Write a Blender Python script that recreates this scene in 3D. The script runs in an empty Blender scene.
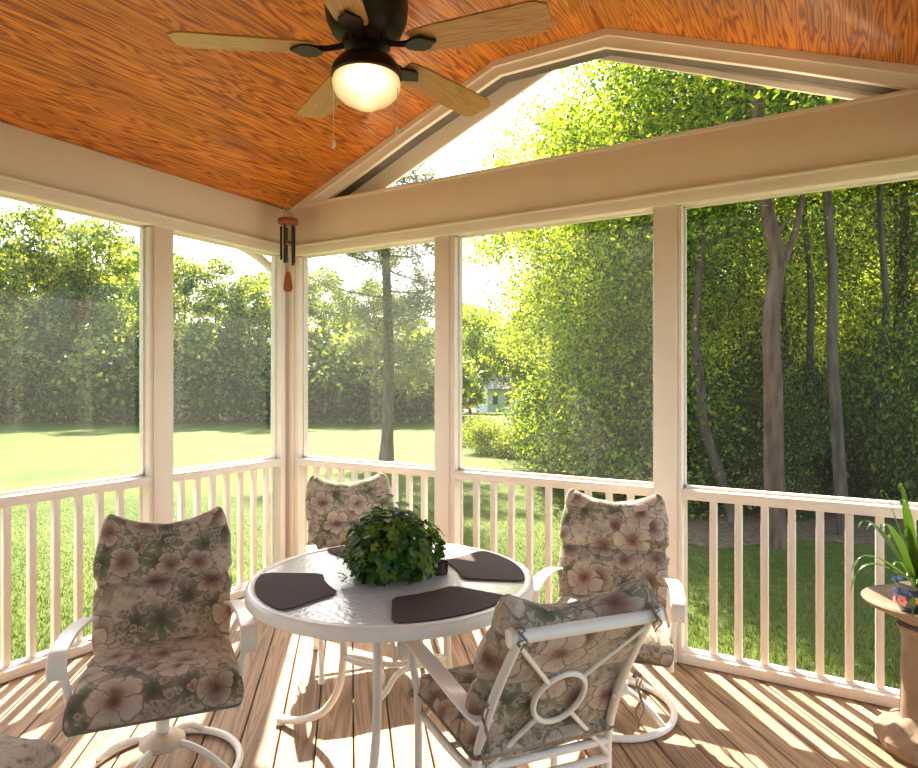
import bpy, bmesh, math, random
import numpy as np
from mathutils import Vector, Matrix, noise
random.seed(7)
PI = math.pi
COL = bpy.context.scene.collection
SC = bpy.context.scene

# ------------------------------------------------------------------ camera geometry (one lens, true room metres)
F = 647.0; YAW = math.radians(30.5)
CAM = Vector((3.471, -3.454, 1.45))
RGT = Vector((math.cos(YAW), math.sin(YAW), 0)); FWD = Vector((-math.sin(YAW), math.cos(YAW), 0))
GZ = -0.6                                    # lawn level below the deck
def at(px, d, z=GZ):
    p = CAM + FWD * d + RGT * ((px - 459) / F * d)
    return Vector((p.x, p.y, z))

# ------------------------------------------------------------------ mesh builder
class MB:
    def __init__(s): s.v = []; s.f = []; s.uv = None
    def add(s, vs, fs):
        o = len(s.v); s.v += [tuple(v) for v in vs]; s.f += [tuple(i + o for i in f) for f in fs]; return s
    def box(s, a, b, M=None, bev=0.0):
        x0, y0, z0 = [min(a[i], b[i]) for i in range(3)]; x1, y1, z1 = [max(a[i], b[i]) for i in range(3)]
        if bev > 0:
            e = min(bev, (x1-x0)/2.01, (y1-y0)/2.01, (z1-z0)/2.01)
            bm = bmesh.new(); bmesh.ops.create_cube(bm, size=1)
            for v in bm.verts: v.co = Vector(((x0+x1)/2+v.co.x*(x1-x0), (y0+y1)/2+v.co.y*(y1-y0), (z0+z1)/2+v.co.z*(z1-z0)))
            bmesh.ops.bevel(bm, geom=bm.edges[:], offset=e, segments=2, affect='EDGES', profile=0.5)
            bm.verts.index_update()
            vs = [v.co.copy() for v in bm.verts]; fs = [[v.index for v in f.verts] for f in bm.faces]; bm.free()
        else:
            vs = [Vector((x, y, z)) for x in (x0, x1) for y in (y0, y1) for z in (z0, z1)]
            fs = [(0,1,3,2), (4,6,7,5), (0,4,5,1), (2,3,7,6), (0,2,6,4), (1,5,7,3)]
        if M is not None: vs = [M @ v for v in vs]
        return s.add(vs, fs)
    def tube(s, pts, rad, n=12, closed=False, cap=True, flat=None):
        P = [Vector(p) for p in pts]; m = len(P)
        R = rad if isinstance(rad, (list, tuple)) else [rad] * m
        vs = []; fs = []
        up = None
        for i in range(m):
            if closed: t = P[(i+1) % m] - P[i-1]
            else: t = P[min(i+1, m-1)] - P[max(i-1, 0)]
            t.normalize()
            if up is None:
                up = Vector((0,0,1)) if abs(t.z) < .9 else Vector((0,1,0))
            a = t.cross(up)
            if a.length < 1e-4: a = t.cross(Vector((1,0,0)))
            a.normalize(); b = a.cross(t).normalized(); up = b
            for k in range(n):
                q = 2*PI*k/n
                if flat: vs.append(P[i] + a*math.cos(q)*flat[0] + b*math.sin(q)*flat[1])
                else: vs.append(P[i] + (a*math.cos(q) + b*math.sin(q)) * R[i])
        for i in range(m if closed else m-1):
            j = (i+1) % m
            for k in range(n): fs.append((i*n+k, i*n+(k+1)%n, j*n+(k+1)%n, j*n+k))
        if cap and not closed:
            fs.append(tuple(range(n-1, -1, -1))); fs.append(tuple((m-1)*n+k for k in range(n)))
        return s.add(vs, fs)
    def strap(s, pts, w, t, side):
        """flat bar of width w, thickness t along pts; side = unit width direction (or list)"""
        P = [Vector(p) for p in pts]; m = len(P); vs = []; fs = []
        for i in range(m):
            T = (P[min(i+1, m-1)] - P[max(i-1, 0)]).normalized()
            sd = side[i] if isinstance(side, list) else side
            nn = T.cross(sd).normalized()
            e = t * .35
            for (a, b) in ((-w/2+e, -t/2), (w/2-e, -t/2), (w/2, -t/2+e), (w/2, t/2-e), (w/2-e, t/2), (-w/2+e, t/2), (-w/2, t/2-e), (-w/2, -t/2+e)):
                vs.append(P[i] + sd*a + nn*b)
        for i in range(m-1):
            for k in range(8): fs.append((i*8+k, i*8+(k+1)%8, i*8+8+(k+1)%8, i*8+8+k))
        fs.append(tuple(range(7, -1, -1))); fs.append(tuple((m-1)*8+k for k in range(8)))
        return s.add(vs, fs)
    def lathe(s, prof, n=32, M=None, c=(0,0,0)):
        vs = []; fs = []; c = Vector(c); m = len(prof)
        for (r, z) in prof:
            for k in range(n):
                q = 2*PI*k/n; v = Vector((r*math.cos(q), r*math.sin(q), z)) + c
                vs.append(M @ v if M is not None else v)
        for i in range(m-1):
            for k in range(n): fs.append((i*n+k, i*n+(k+1)%n, (i+1)*n+(k+1)%n, (i+1)*n+k))
        if prof[0][0] > 1e-5: fs.append(tuple(range(n-1, -1, -1)))
        if prof[-1][0] > 1e-5: fs.append(tuple((m-1)*n+k for k in range(n)))
        return s.add(vs, fs)
    def prism(s, poly, z0, z1, M=None):
        n = len(poly)
        vs = [Vector((p[0], p[1], z0)) for p in poly] + [Vector((p[0], p[1], z1)) for p in poly]
        if M is not None: vs = [M @ v for v in vs]
        fs = [tuple(range(n-1, -1, -1)), tuple(range(n, 2*n))] + [(i, (i+1)%n, n+(i+1)%n, n+i) for i in range(n)]
        return s.add(vs, fs)
    def band(s, xs, up, lo, y0, y1):
        """board in the x-z plane between two polylines, thickness y0..y1"""
        n = len(xs); vs = []
        for y in (y0, y1):
            for i, x in enumerate(xs): vs.append((x, y, up(x))); vs.append((x, y, min(lo(x), up(x))))
        fs = []; o = 2*n
        for i in range(n-1):
            a, b, c, d = 2*i, 2*i+1, 2*i+3, 2*i+2
            fs += [(a, b, c, d), (o+a, o+d, o+c, o+b), (a, d, o+d, o+a), (b, o+b, o+c, c)]
        fs += [(0, o, o+1, 1), (2*n-2, 2*n-1, o+2*n-1, o+2*n-2)]
        return s.add(vs, fs)
    def build(s, name, mat, parent=None, smooth=40, uvs=None, fixn=True):
        me = bpy.data.meshes.new(name); me.from_pydata(s.v, [], s.f)
        if fixn:
            bm = bmesh.new(); bm.from_mesh(me)
            bmesh.ops.recalc_face_normals(bm, faces=bm.faces[:])
            if smooth:
                th = math.radians(smooth)
                for f in bm.faces: f.smooth = True
                for e in bm.edges:
                    if len(e.link_faces) == 2 and e.calc_face_angle(0) > th: e.smooth = False
            bm.to_mesh(me); bm.free()
        if uvs is not None:
            uvl = me.uv_layers.new(name='UVMap')
            li = np.zeros(len(me.loops), dtype=np.int32); me.loops.foreach_get('vertex_index', li)
            U = np.array(uvs, dtype=np.float32)[li]; uvl.data.foreach_set('uv', U.ravel())
        me.materials.append(mat)
        o = bpy.data.objects.new(name, me); COL.objects.link(o)
        if parent is not None: o.parent = parent
        return o
def curve(pts, k=6):
    """Catmull-Rom through the points"""
    P = [Vector(p) for p in pts]; out_ = []
    for i in range(len(P)-1):
        p0 = P[max(i-1, 0)]; p1 = P[i]; p2 = P[i+1]; p3 = P[min(i+2, len(P)-1)]
        for j in range(k):
            t = j/k
            out_.append(.5*((2*p1) + (p2-p0)*t + (2*p0-5*p1+4*p2-p3)*t*t + (3*p1-p0-3*p2+p3)*t**3))
    out_.append(P[-1]); return out_
def tag(o, label=None, cat=None, group=None, kind=None):
    if label: o['label'] = label
    if cat: o['category'] = cat
    if group: o['group'] = group
    if kind: o['kind'] = kind
    return o
def empty(name, loc=(0,0,0), rz=0):
    o = bpy.data.objects.new(name, None); COL.objects.link(o); o.location = loc; o.rotation_euler = (0,0,rz)
    o.empty_display_size = .1
    return o
def copy_tree(o, parent=None):
    c = o.copy(); COL.objects.link(c); c.parent = parent
    for ch in [x for x in bpy.data.objects if x.parent is o]: copy_tree(ch, c)
    return c

# ------------------------------------------------------------------ materials
def new(name):
    m = bpy.data.materials.new(name); m.use_nodes = True; nt = m.node_tree; nt.nodes.clear()
    out = nt.nodes.new('ShaderNodeOutputMaterial'); return m, nt, out
def N(nt, t, **k):
    n = nt.nodes.new(t)
    for a, b in k.items():
        if a.startswith('i_'):
            key = a[2:]; key = int(key) if key.isdigit() else key.replace('_', ' ')
            n.inputs[key].default_value = b
        else: setattr(n, a, b)
    return n
def L(nt, a, b): nt.links.new(a, b)
def ramp(nt, stops, fac=None, interp='LINEAR'):
    r = N(nt, 'ShaderNodeValToRGB'); r.color_ramp.interpolation = interp
    e = r.color_ramp.elements
    while len(e) < len(stops): e.new(.5)
    for i, (p, c) in enumerate(stops): e[i].position = p; e[i].color = (*c, 1) if len(c) == 3 else c
    if fac is not None: L(nt, fac, r.inputs[0])
    return r
def math_(nt, op, a, b=None, c=None):
    n = N(nt, 'ShaderNodeMath', operation=op)
    for i, x in enumerate((a, b, c)):
        if x is None: continue
        if isinstance(x, (int, float)): n.inputs[i].default_value = x
        else: L(nt, x, n.inputs[i])
    return n.outputs[0]
def mixc(nt, fac, a, b, mode='MIX'):
    n = N(nt, 'ShaderNodeMix', data_type='RGBA', blend_type=mode)
    for s, x in ((0, fac), (6, a), (7, b)):
        if isinstance(x, (int, float)): n.inputs[s].default_value = x
        elif isinstance(x, tuple): n.inputs[s].default_value = (*x, 1) if len(x) == 3 else x
        else: L(nt, x, n.inputs[s])
    return n.outputs[2]
def bsdf(nt, out, color, rough=.5, metal=0, bump=None, bstr=.2, bdist=.01, spec=.5, coat=0):
    b = N(nt, 'ShaderNodeBsdfPrincipled')
    if isinstance(color, tuple): b.inputs['Base Color'].default_value = (*color, 1)
    else: L(nt, color, b.inputs['Base Color'])
    if isinstance(rough, (int, float)): b.inputs['Roughness'].default_value = rough
    else: L(nt, rough, b.inputs['Roughness'])
    b.inputs['Metallic'].default_value = metal
    b.inputs['Specular IOR Level'].default_value = spec
    b.inputs['Coat Weight'].default_value = coat
    if bump is not None:
        bn = N(nt, 'ShaderNodeBump'); bn.inputs['Strength'].default_value = bstr; bn.inputs['Distance'].default_value = bdist
        L(nt, bump, bn.inputs['Height']); L(nt, bn.outputs[0], b.inputs['Normal'])
    L(nt, b.outputs[0], out.inputs[0]); return b
def simple(name, color, rough=.5, metal=0, var=.06, scale=8, spec=.5, coat=0, bstr=.1):
    m, nt, out = new(name)
    tc = N(nt, 'ShaderNodeTexCoord'); no = N(nt, 'ShaderNodeTexNoise'); no.inputs['Scale'].default_value = scale; no.inputs['Detail'].default_value = 5
    L(nt, tc.outputs['Object'], no.inputs['Vector'])
    lo = tuple(c*(1-var) for c in color); hi = tuple(min(1, c*(1+var)) for c in color)
    r = ramp(nt, [(.3, lo), (.7, hi)], no.outputs[0])
    bsdf(nt, out, r.outputs[0], rough, metal, no.outputs[0], bstr, .002, spec, coat); return m

def wood(name, cols, width, rotz=0, gscale=1.0, groove=0, rough=.5, var=.25, coat=0, contrast=1.0, axis='Y', spec=.5, knots=False):
    """boards running along local +Y (after rotating by rotz); cols = dark, mid, light"""
    m, nt, out = new(name)
    tc = N(nt, 'ShaderNodeTexCoord')
    mp = N(nt, 'ShaderNodeMapping', vector_type='POINT'); mp.inputs['Rotation'].default_value = (0, 0, rotz)
    L(nt, tc.outputs['Object'], mp.inputs['Vector'])
    sx = N(nt, 'ShaderNodeSeparateXYZ'); L(nt, mp.outputs[0], sx.inputs[0])
    X, Y, Z = sx.outputs
    if axis == 'X': X, Y = Y, X
    q = math_(nt, 'DIVIDE', X, width); idx = math_(nt, 'FLOOR', q); fr = math_(nt, 'FRACT', q)
    wn = N(nt, 'ShaderNodeTexWhiteNoise', noise_dimensions='1D'); L(nt, idx, wn.inputs['W'])
    off = math_(nt, 'MULTIPLY', wn.outputs[0], 37.0)
    cb = N(nt, 'ShaderNodeCombineXYZ')
    L(nt, math_(nt, 'MULTIPLY', X, 12*gscale), cb.inputs[0])
    L(nt, math_(nt, 'ADD', math_(nt, 'MULTIPLY', Y, .75*gscale), off), cb.inputs[1])
    L(nt, off, cb.inputs[2])
    n1 = N(nt, 'ShaderNodeTexNoise'); n1.inputs['Scale'].default_value = 1; n1.inputs['Detail'].default_value = 1.5; n1.inputs['Distortion'].default_value = .35
    L(nt, cb.outputs[0], n1.inputs['Vector'])
    rings = math_(nt, 'PINGPONG', math_(nt, 'MULTIPLY', n1.outputs[0], 11.0), .5)
    rings = math_(nt, 'MULTIPLY', rings, 2.0)
    cb2 = N(nt, 'ShaderNodeCombineXYZ'); L(nt, math_(nt, 'MULTIPLY', X, 160*gscale), cb2.inputs[0]); L(nt, math_(nt, 'MULTIPLY', Y, 5*gscale), cb2.inputs[1]); L(nt, off, cb2.inputs[2])
    n2 = N(nt, 'ShaderNodeTexNoise'); n2.inputs['Scale'].default_value = 1; n2.inputs['Detail'].default_value = 3
    L(nt, cb2.outputs[0], n2.inputs['Vector'])
    g = math_(nt, 'ADD', math_(nt, 'MULTIPLY', rings, .62*contrast), math_(nt, 'MULTIPLY', n2.outputs[0], .55))
    r = ramp(nt, [(.12, cols[0]), (.5, cols[1]), (.9, cols[2])], g)
    tint = math_(nt, 'ADD', math_(nt, 'MULTIPLY', wn.outputs[0], var), 1 - var/2)
    c = mixc(nt, 1.0, r.outputs[0], (1, 1, 1), 'MULTIPLY')
    hv = N(nt, 'ShaderNodeHueSaturation'); L(nt, r.outputs[0], hv.inputs['Color']); L(nt, tint, hv.inputs['Value'])
    c = hv.outputs[0]
    if groove > 0:
        d = math_(nt, 'MINIMUM', fr, math_(nt, 'SUBTRACT', 1.0, fr))
        gm = N(nt, 'ShaderNodeMapRange'); gm.inputs[1].default_value = 0; gm.inputs[2].default_value = groove; L(nt, d, gm.inputs[0])
        h = math_(nt, 'ADD', math_(nt, 'MULTIPLY', gm.outputs[0], 1.0), math_(nt, 'MULTIPLY', g, .05))
        bsdf(nt, out, c, rough, 0, h, .6, .004, spec, coat)
    else: bsdf(nt, out, c, rough, 0, g, .25, .002, spec, coat)
    return m

def floral(name):
    m, nt, out = new(name)
    tc = N(nt, 'ShaderNodeTexCoord'); UV = tc.outputs['UV']
    wob = N(nt, 'ShaderNodeTexNoise'); wob.inputs['Scale'].default_value = 22; wob.inputs['Detail'].default_value = 2; L(nt, UV, wob.inputs['Vector'])
    wv = N(nt, 'ShaderNodeVectorMath', operation='MULTIPLY_ADD'); L(nt, wob.outputs['Color'], wv.inputs[0]); wv.inputs[1].default_value = (.04,)*3; L(nt, UV, wv.inputs[2])
    P = wv.outputs[0]
    base = N(nt, 'ShaderNodeTexNoise'); base.inputs['Scale'].default_value = 14; base.inputs['Detail'].default_value = 4; L(nt, UV, base.inputs['Vector'])
    col = ramp(nt, [(.35, (.31,.25,.18)), (.5, (.50,.415,.31)), (.65, (.35,.285,.21))], base.outputs[0]).outputs[0]
    def layer(col, scale, petals, amp, rad, stops, seed, thr, outline=(.13,.09,.065)):
        mp = N(nt, 'ShaderNodeMapping'); mp.inputs['Location'].default_value = (seed, seed*1.7, 0); mp.inputs['Scale'].default_value = (scale, scale, scale); L(nt, P, mp.inputs[0])
        vo = N(nt, 'ShaderNodeTexVoronoi', voronoi_dimensions='2D', feature='F1'); vo.inputs['Scale'].default_value = 1; vo.inputs['Randomness'].default_value = .75
        L(nt, mp.outputs[0], vo.inputs['Vector'])
        df = N(nt, 'ShaderNodeVectorMath', operation='SUBTRACT'); L(nt, mp.outputs[0], df.inputs[0]); L(nt, vo.outputs['Position'], df.inputs[1])
        s = N(nt, 'ShaderNodeSeparateXYZ'); L(nt, df.outputs[0], s.inputs[0])
        cs = N(nt, 'ShaderNodeSeparateColor'); L(nt, vo.outputs['Color'], cs.inputs[0])
        ang = math_(nt, 'ADD', math_(nt, 'ARCTAN2', s.outputs[1], s.outputs[0]), math_(nt, 'MULTIPLY', cs.outputs[0], 6.28))
        pet = math_(nt, 'ABSOLUTE', math_(nt, 'SINE', math_(nt, 'MULTIPLY', ang, petals/2)))
        pet = math_(nt, 'POWER', pet, .55)
        rr = math_(nt, 'MULTIPLY', math_(nt, 'ADD', math_(nt, 'MULTIPLY', pet, amp), 1-amp), math_(nt, 'ADD', math_(nt, 'MULTIPLY', cs.outputs[1], .35*rad), rad*.75))
        t = math_(nt, 'DIVIDE', vo.outputs['Distance'], rr)
        inside = math_(nt, 'LESS_THAN', t, 1.0)
        on = math_(nt, 'GREATER_THAN', cs.outputs[2], thr)
        mask = math_(nt, 'MULTIPLY', inside, on)
        # veins between petals + radial shade of the printed flower
        rc = ramp(nt, stops, t).outputs[0]
        vein = math_(nt, 'MULTIPLY', math_(nt, 'LESS_THAN', pet, .38), math_(nt, 'GREATER_THAN', t, .25))
        rc = mixc(nt, math_(nt, 'MULTIPLY', vein, .55), rc, outline)
        edge = math_(nt, 'GREATER_THAN', t, .92)
        rc = mixc(nt, math_(nt, 'MULTIPLY', edge, .6), rc, outline)
        return mixc(nt, mask, col, rc)
    G = [(0, (.07,.07,.042)), (.5, (.165,.16,.10)), (1, (.28,.255,.175))]
    col = layer(col, 8.5, 7, .75, .66, G, 3.1, .3, (.07,.075,.05))
    # berries / small filler blossoms
    col = layer(col, 34, 4, .3, .5, [(0, (.15,.10,.07)), (.6, (.36,.28,.21)), (1, (.46,.38,.29))], 8.2, .6)
    col = layer(col, 7.5, 5, .32, .58, [(0, (.12,.06,.045)), (.28, (.22,.13,.10)), (.55, (.35,.255,.20)), (.85, (.47,.39,.30)), (1, (.33,.25,.19))], 1.3, .45)
    col = layer(col, 5.6, 5, .28, .5, [(0, (.1,.05,.035)), (.22, (.25,.13,.10)), (.42, (.42,.31,.245)), (.85, (.52,.44,.34)), (1, (.36,.27,.21))], 5.7, .5)
    lines = N(nt, 'ShaderNodeTexNoise'); lines.inputs['Scale'].default_value = 30; lines.inputs['Detail'].default_value = 1; L(nt, P, lines.inputs['Vector'])
    ln = math_(nt, 'LESS_THAN', math_(nt, 'ABSOLUTE', math_(nt, 'SUBTRACT', lines.outputs[0], .5)), .012)
    col = mixc(nt, math_(nt, 'MULTIPLY', ln, .45), col, (.15,.1,.07))
    we = N(nt, 'ShaderNodeTexNoise'); we.inputs['Scale'].default_value = 9; we.inputs['Detail'].default_value = 6; L(nt, UV, we.inputs['Vector'])
    b = bsdf(nt, out, col, .85, 0, we.outputs[0], .5, .01, .2); b.inputs['Sheen Weight'].default_value = .15
    return m

def leafmat(name, dark, mid, light, trans=.5, rough=.45, extra=None):
    m, nt, out = new(name)
    g = N(nt, 'ShaderNodeNewGeometry')
    stops = [(0, dark), (.45, mid), (.85, light)]
    if extra: stops.append((1, extra))
    r = ramp(nt, stops, g.outputs['Random Per Island'])
    b = N(nt, 'ShaderNodeBsdfPrincipled'); L(nt, r.outputs[0], b.inputs['Base Color']); b.inputs['Roughness'].default_value = rough
    b.inputs['Specular IOR Level'].default_value = .35
    t = N(nt, 'ShaderNodeBsdfTranslucent')
    tc = mixc(nt, 1.0, r.outputs[0], (1.35, 1.35, .45), 'MULTIPLY'); L(nt, tc, t.inputs[0])
    mx = N(nt, 'ShaderNodeMixShader'); mx.inputs[0].default_value = trans
    L(nt, b.outputs[0], mx.inputs[1]); L(nt, t.outputs[0], mx.inputs[2]); L(nt, mx.outputs[0], out.inputs[0])
    return m

def pane_mat(name, haze, tint=(.97,.95,.9), gloss=.05):
    m, nt, out = new(name)
    tr = N(nt, 'ShaderNodeBsdfTransparent'); tr.inputs[0].default_value = (.97,.97,.95,1)
    tl = N(nt, 'ShaderNodeBsdfTranslucent'); tl.inputs[0].default_value = (*tint, 1)
    df = N(nt, 'ShaderNodeBsdfDiffuse'); df.inputs[0].default_value = (*tint, 1)
    h = N(nt, 'ShaderNodeMixShader'); h.inputs[0].default_value = .35; L(nt, tl.outputs[0], h.inputs[1]); L(nt, df.outputs[0], h.inputs[2])
    tc = N(nt, 'ShaderNodeTexCoord'); no = N(nt, 'ShaderNodeTexNoise'); no.inputs['Scale'].default_value = 1.6; no.inputs['Detail'].default_value = 3; L(nt, tc.outputs['Object'], no.inputs['Vector'])
    hf = math_(nt, 'MULTIPLY', math_(nt, 'ADD', math_(nt, 'MULTIPLY', no.outputs[0], .6), .7), haze)
    m1 = N(nt, 'ShaderNodeMixShader'); L(nt, hf, m1.inputs[0]); L(nt, tr.outputs[0], m1.inputs[1]); L(nt, h.outputs[0], m1.inputs[2])
    gl = N(nt, 'ShaderNodeBsdfGlossy'); gl.inputs['Roughness'].default_value = .03
    m2 = N(nt, 'ShaderNodeMixShader'); m2.inputs[0].default_value = gloss; L(nt, m1.outputs[0], m2.inputs[1]); L(nt, gl.outputs[0], m2.inputs[2])
    L(nt, m2.outputs[0], out.inputs[0]); return m

DECK_ROT = math.radians(130)     # board direction on the deck
M = {}
M['paint'] = simple('cream_paint', (.80,.72,.635), .42, var=.03, scale=5)
M['beam'] = simple('beam_paint', (.76,.635,.53), .5, var=.03, scale=3)
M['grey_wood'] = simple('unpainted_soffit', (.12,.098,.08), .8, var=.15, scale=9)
M['ceiling'] = wood('stained_pine', ((.09,.010,.001), (.38,.088,.005), (.62,.20,.02)), .088, 0, 1.6, .05, .38, .25, coat=.1, contrast=1.35)
M['deck'] = wood('deck_pine', ((.17,.095,.05), (.34,.21,.12), (.46,.31,.19)), .15, -DECK_ROT+PI/2, .9, 0, .62, .35, contrast=.75, spec=.3)
M['blade'] = wood('oak_blade', ((.26,.10,.025), (.46,.21,.06), (.56,.28,.085)), 5, 0, 2.4, 0, .35, .1, coat=.2, contrast=.7, axis='X')
M['bronze'] = simple('dark_bronze', (.022,.012,.008), .4, .5, .2, 20)
M['metal'] = simple('white_powder_coat', (.82,.78,.71), .35, .0, .03, 20, coat=.2)
M['metal_tan'] = simple('worn_hub_enamel', (.62,.50,.37), .45, .0, .12, 20)
M['floral'] = floral('floral_fabric')
M['tie'] = simple('tie_fabric', (.24,.19,.14), .9, 0, .2, 60)
M['mat'] = simple('woven_mat', (.07,.045,.044), .8, 0, .5, 330, spec=.25, bstr=.8)
M['concrete'] = simple('cast_concrete', (.27,.19,.13), .85, 0, .2, 14, bstr=.5)
M['chimewood'] = simple('chime_wood', (.26,.07,.025), .5, 0, .2, 30)
M['chimetube'] = simple('chime_tube', (.03,.027,.027), .5, .3, .1, 30)
M['soil'] = simple('potting_soil', (.06,.035,.02), .95, 0, .4, 60)
M['string'] = simple('cord', (.5,.45,.35), .8)
M['house_white'] = simple('house_siding', (.8,.8,.78), .7)
M['house_roof'] = simple('house_shingles', (.3,.28,.27), .9)
M['glass_dark'] = simple('house_window_glass', (.08,.09,.1), .1)
M['pot_white'] = simple('white_planter_ceramic', (.75,.68,.58), .4, 0, .1, 30)
M['pot_blue'] = simple('blue_glazed_pot', (.02,.04,.10), .15, 0, .3, 20, coat=.5)
M['pink'] = simple('pink_glaze', (.75,.25,.2), .3)
M['amber'] = simple('smoked_candle_glass', (.05,.02,.012), .08, 0, .2, 20, coat=.6)
M['wax'] = simple('candle_wax', (.75,.45,.12), .5)
M['roofing'] = simple('roof_shingle', (.14,.12,.11), .95, var=.3, scale=30)
M['siding'] = simple('house_wall_paint', (.80,.72,.60), .6)
M['pane'] = pane_mat('screen_pane', .017, gloss=.012)
M['pane_mid'] = pane_mat('shaded_screen_pane', .009, gloss=.01)  # haze turned down to stand in for tree shade on the pane
M['pane_low'] = pane_mat('clear_screen', .0025, gloss=.006)
M['leaf_near'] = leafmat('woodland_leaf', (.02,.05,.008), (.13,.22,.028), (.42,.52,.06), .6, extra=(.65,.55,.08))
M['leaf_far'] = leafmat('tree_line_leaf', (.035,.07,.025), (.16,.23,.055), (.44,.48,.12), .55, extra=(.62,.48,.16))
M['leaf_yellow'] = leafmat('yellow_green_leaf', (.06,.12,.02), (.24,.33,.05), (.52,.56,.10), .6, extra=(.65,.52,.12))
M['needle'] = leafmat('pine_needle', (.06,.085,.045), (.12,.15,.075), (.22,.24,.12), .4)
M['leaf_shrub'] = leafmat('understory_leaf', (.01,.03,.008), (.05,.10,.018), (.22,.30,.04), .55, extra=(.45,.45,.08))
M['leaf_pot'] = leafmat('pot_plant_leaf', (.012,.05,.006), (.04,.12,.012), (.13,.22,.025), .4, extra=(.30,.32,.05))
M['leaf_brom'] = leafmat('strap_leaf', (.015,.05,.01), (.03,.09,.015), (.12,.19,.03), .35, .3)
M['orange'] = simple('orange_bract', (.75,.16,.03), .5)
def bark(name, c, s=1):
    m, nt, out = new(name)
    tc = N(nt, 'ShaderNodeTexCoord'); mp = N(nt, 'ShaderNodeMapping'); mp.inputs['Scale'].default_value = (14*s, 14*s, 3*s); L(nt, tc.outputs['Object'], mp.inputs[0])
    n = N(nt, 'ShaderNodeTexNoise'); n.inputs['Scale'].default_value = 1; n.inputs['Detail'].default_value = 6; L(nt, mp.outputs[0], n.inputs['Vector'])
    r = ramp(nt, [(.3, tuple(x*.45 for x in c)), (.55, c), (.75, tuple(x*1.4 for x in c))], n.outputs[0])
    bsdf(nt, out, r.outputs[0], .9, 0, n.outputs[0], .7, .03, .2); return m
M['bark'] = bark('grey_brown_bark', (.13,.095,.07)); M['bark_red'] = bark('reddish_bark', (.17,.10,.065)); M['bark_pine'] = bark('pine_bark', (.18,.135,.10))
def lawn():
    m, nt, out = new('lawn_grass')
    tc = N(nt, 'ShaderNodeTexCoord')
    a = N(nt, 'ShaderNodeTexNoise'); a.inputs['Scale'].default_value = .35; a.inputs['Detail'].default_value = 4; L(nt, tc.outputs['Object'], a.inputs['Vector'])
    b = N(nt, 'ShaderNodeTexNoise'); b.inputs['Scale'].default_value = 9; b.inputs['Detail'].default_value = 8; b.inputs['Roughness'].default_value = .7; L(nt, tc.outputs['Object'], b.inputs['Vector'])
    c = N(nt, 'ShaderNodeTexNoise'); c.inputs['Scale'].default_value = 70; c.inputs['Detail'].default_value = 4; L(nt, tc.outputs['Object'], c.inputs['Vector'])
    f = math_(nt, 'ADD', math_(nt, 'MULTIPLY', a.outputs[0], .4), math_(nt, 'ADD', math_(nt, 'MULTIPLY', b.outputs[0], .35), math_(nt, 'MULTIPLY', c.outputs[0], .25)))
    r = ramp(nt, [(.36, (.04,.07,.006)), (.5, (.085,.125,.012)), (.62, (.15,.175,.024))], f)
    # fallen leaves
    v = N(nt, 'ShaderNodeTexVoronoi'); v.inputs['Scale'].default_value = 3.2; L(nt, tc.outputs['Object'], v.inputs['Vector'])
    lf = math_(nt, 'LESS_THAN', v.outputs['Distance'], .085)
    col = mixc(nt, math_(nt, 'MULTIPLY', lf, .8), r.outputs[0], (.30,.17,.07))
    bsdf(nt, out, col, .8, 0, f, 1.0, .06, .15); return m
M['lawn'] = lawn()
M['litter'] = simple('leaf_litter', (.17,.10,.05), .95, 0, .5, 12, bstr=.8)
M['blade_grass'] = leafmat('grass_blade', (.035,.065,.006), (.08,.12,.012), (.15,.175,.024), .3)

# ------------------------------------------------------------------ the setting: porch shell
XR = 4.075; YB = -5.2
def ceil_z(x):
    if x < 1.69: return 2.70 + (x)*.398
    if x < 2.385: return 3.3725
    return 3.3725 - (x - 2.385)*.398
# deck floor: real boards at a slant, clipped to the room
bm = bmesh.new(); W = .15; gap = .006
c0 = Vector((2, -2.6, 0)); d = Vector((math.cos(DECK_ROT), math.sin(DECK_ROT), 0)); nrm = Vector((math.cos(DECK_ROT-PI/2), math.sin(DECK_ROT-PI/2), 0))
n0 = math.floor((c0.dot(nrm) - 5)/W)
for k in range(n0, n0 + int(10/W)):
    a = k*W + gap/2; b = (k+1)*W - gap/2
    lo = c0.dot(d) - 6; hi = lo + 12
    vs = []
    for (s, t, z) in ((a, lo, -.035), (b, lo, -.035), (b, hi, -.035), (a, hi, -.035), (a, lo, -.003), (b, lo, -.003), (b, hi, -.003), (a, hi, -.003), (a+.004, lo, 0), (b-.004, lo, 0), (b-.004, hi, 0), (a+.004, hi, 0)):
        vs.append(bm.verts.new(nrm*s + d*t + Vector((0, 0, z))))
    for f in ((3,2,1,0), (0,1,5,4), (1,2,6,5), (2,3,7,6), (3,0,4,7), (4,5,9,8), (5,6,10,9), (6,7,11,10), (7,4,8,11), (8,9,10,11)): bm.faces.new([vs[i] for i in f])
for (co, no) in (((0.0,0,0), (-1,0,0)), ((XR,0,0), (1,0,0)), ((0,0.0,0), (0,1,0)), ((0,YB,0), (0,-1,0))):
    bmesh.ops.bisect_plane(bm, geom=bm.verts[:]+bm.edges[:]+bm.faces[:], plane_co=co, plane_no=no, clear_outer=True)
me = bpy.data.meshes.new('floor'); bm.to_mesh(me); bm.free(); me.materials.append(M['deck'])
fl = bpy.data.objects.new('floor', me); COL.objects.link(fl); tag(fl, 'weathered diagonal wooden deck boards', kind='structure')
def joists():
    b = MB()
    for i in range(11): b.box((i*.4+.0, YB, -.235), (i*.4+.04, 0, -.036))
    b.box((-.05, YB, -.235), (-.005, .12, -.005)); b.box((-.05, .005, -.235), (XR+.1, .05, -.005))
    return b
tag(joists().build('trim_1', M['grey_wood']), 'deck joists under the boards', kind='structure')

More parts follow.
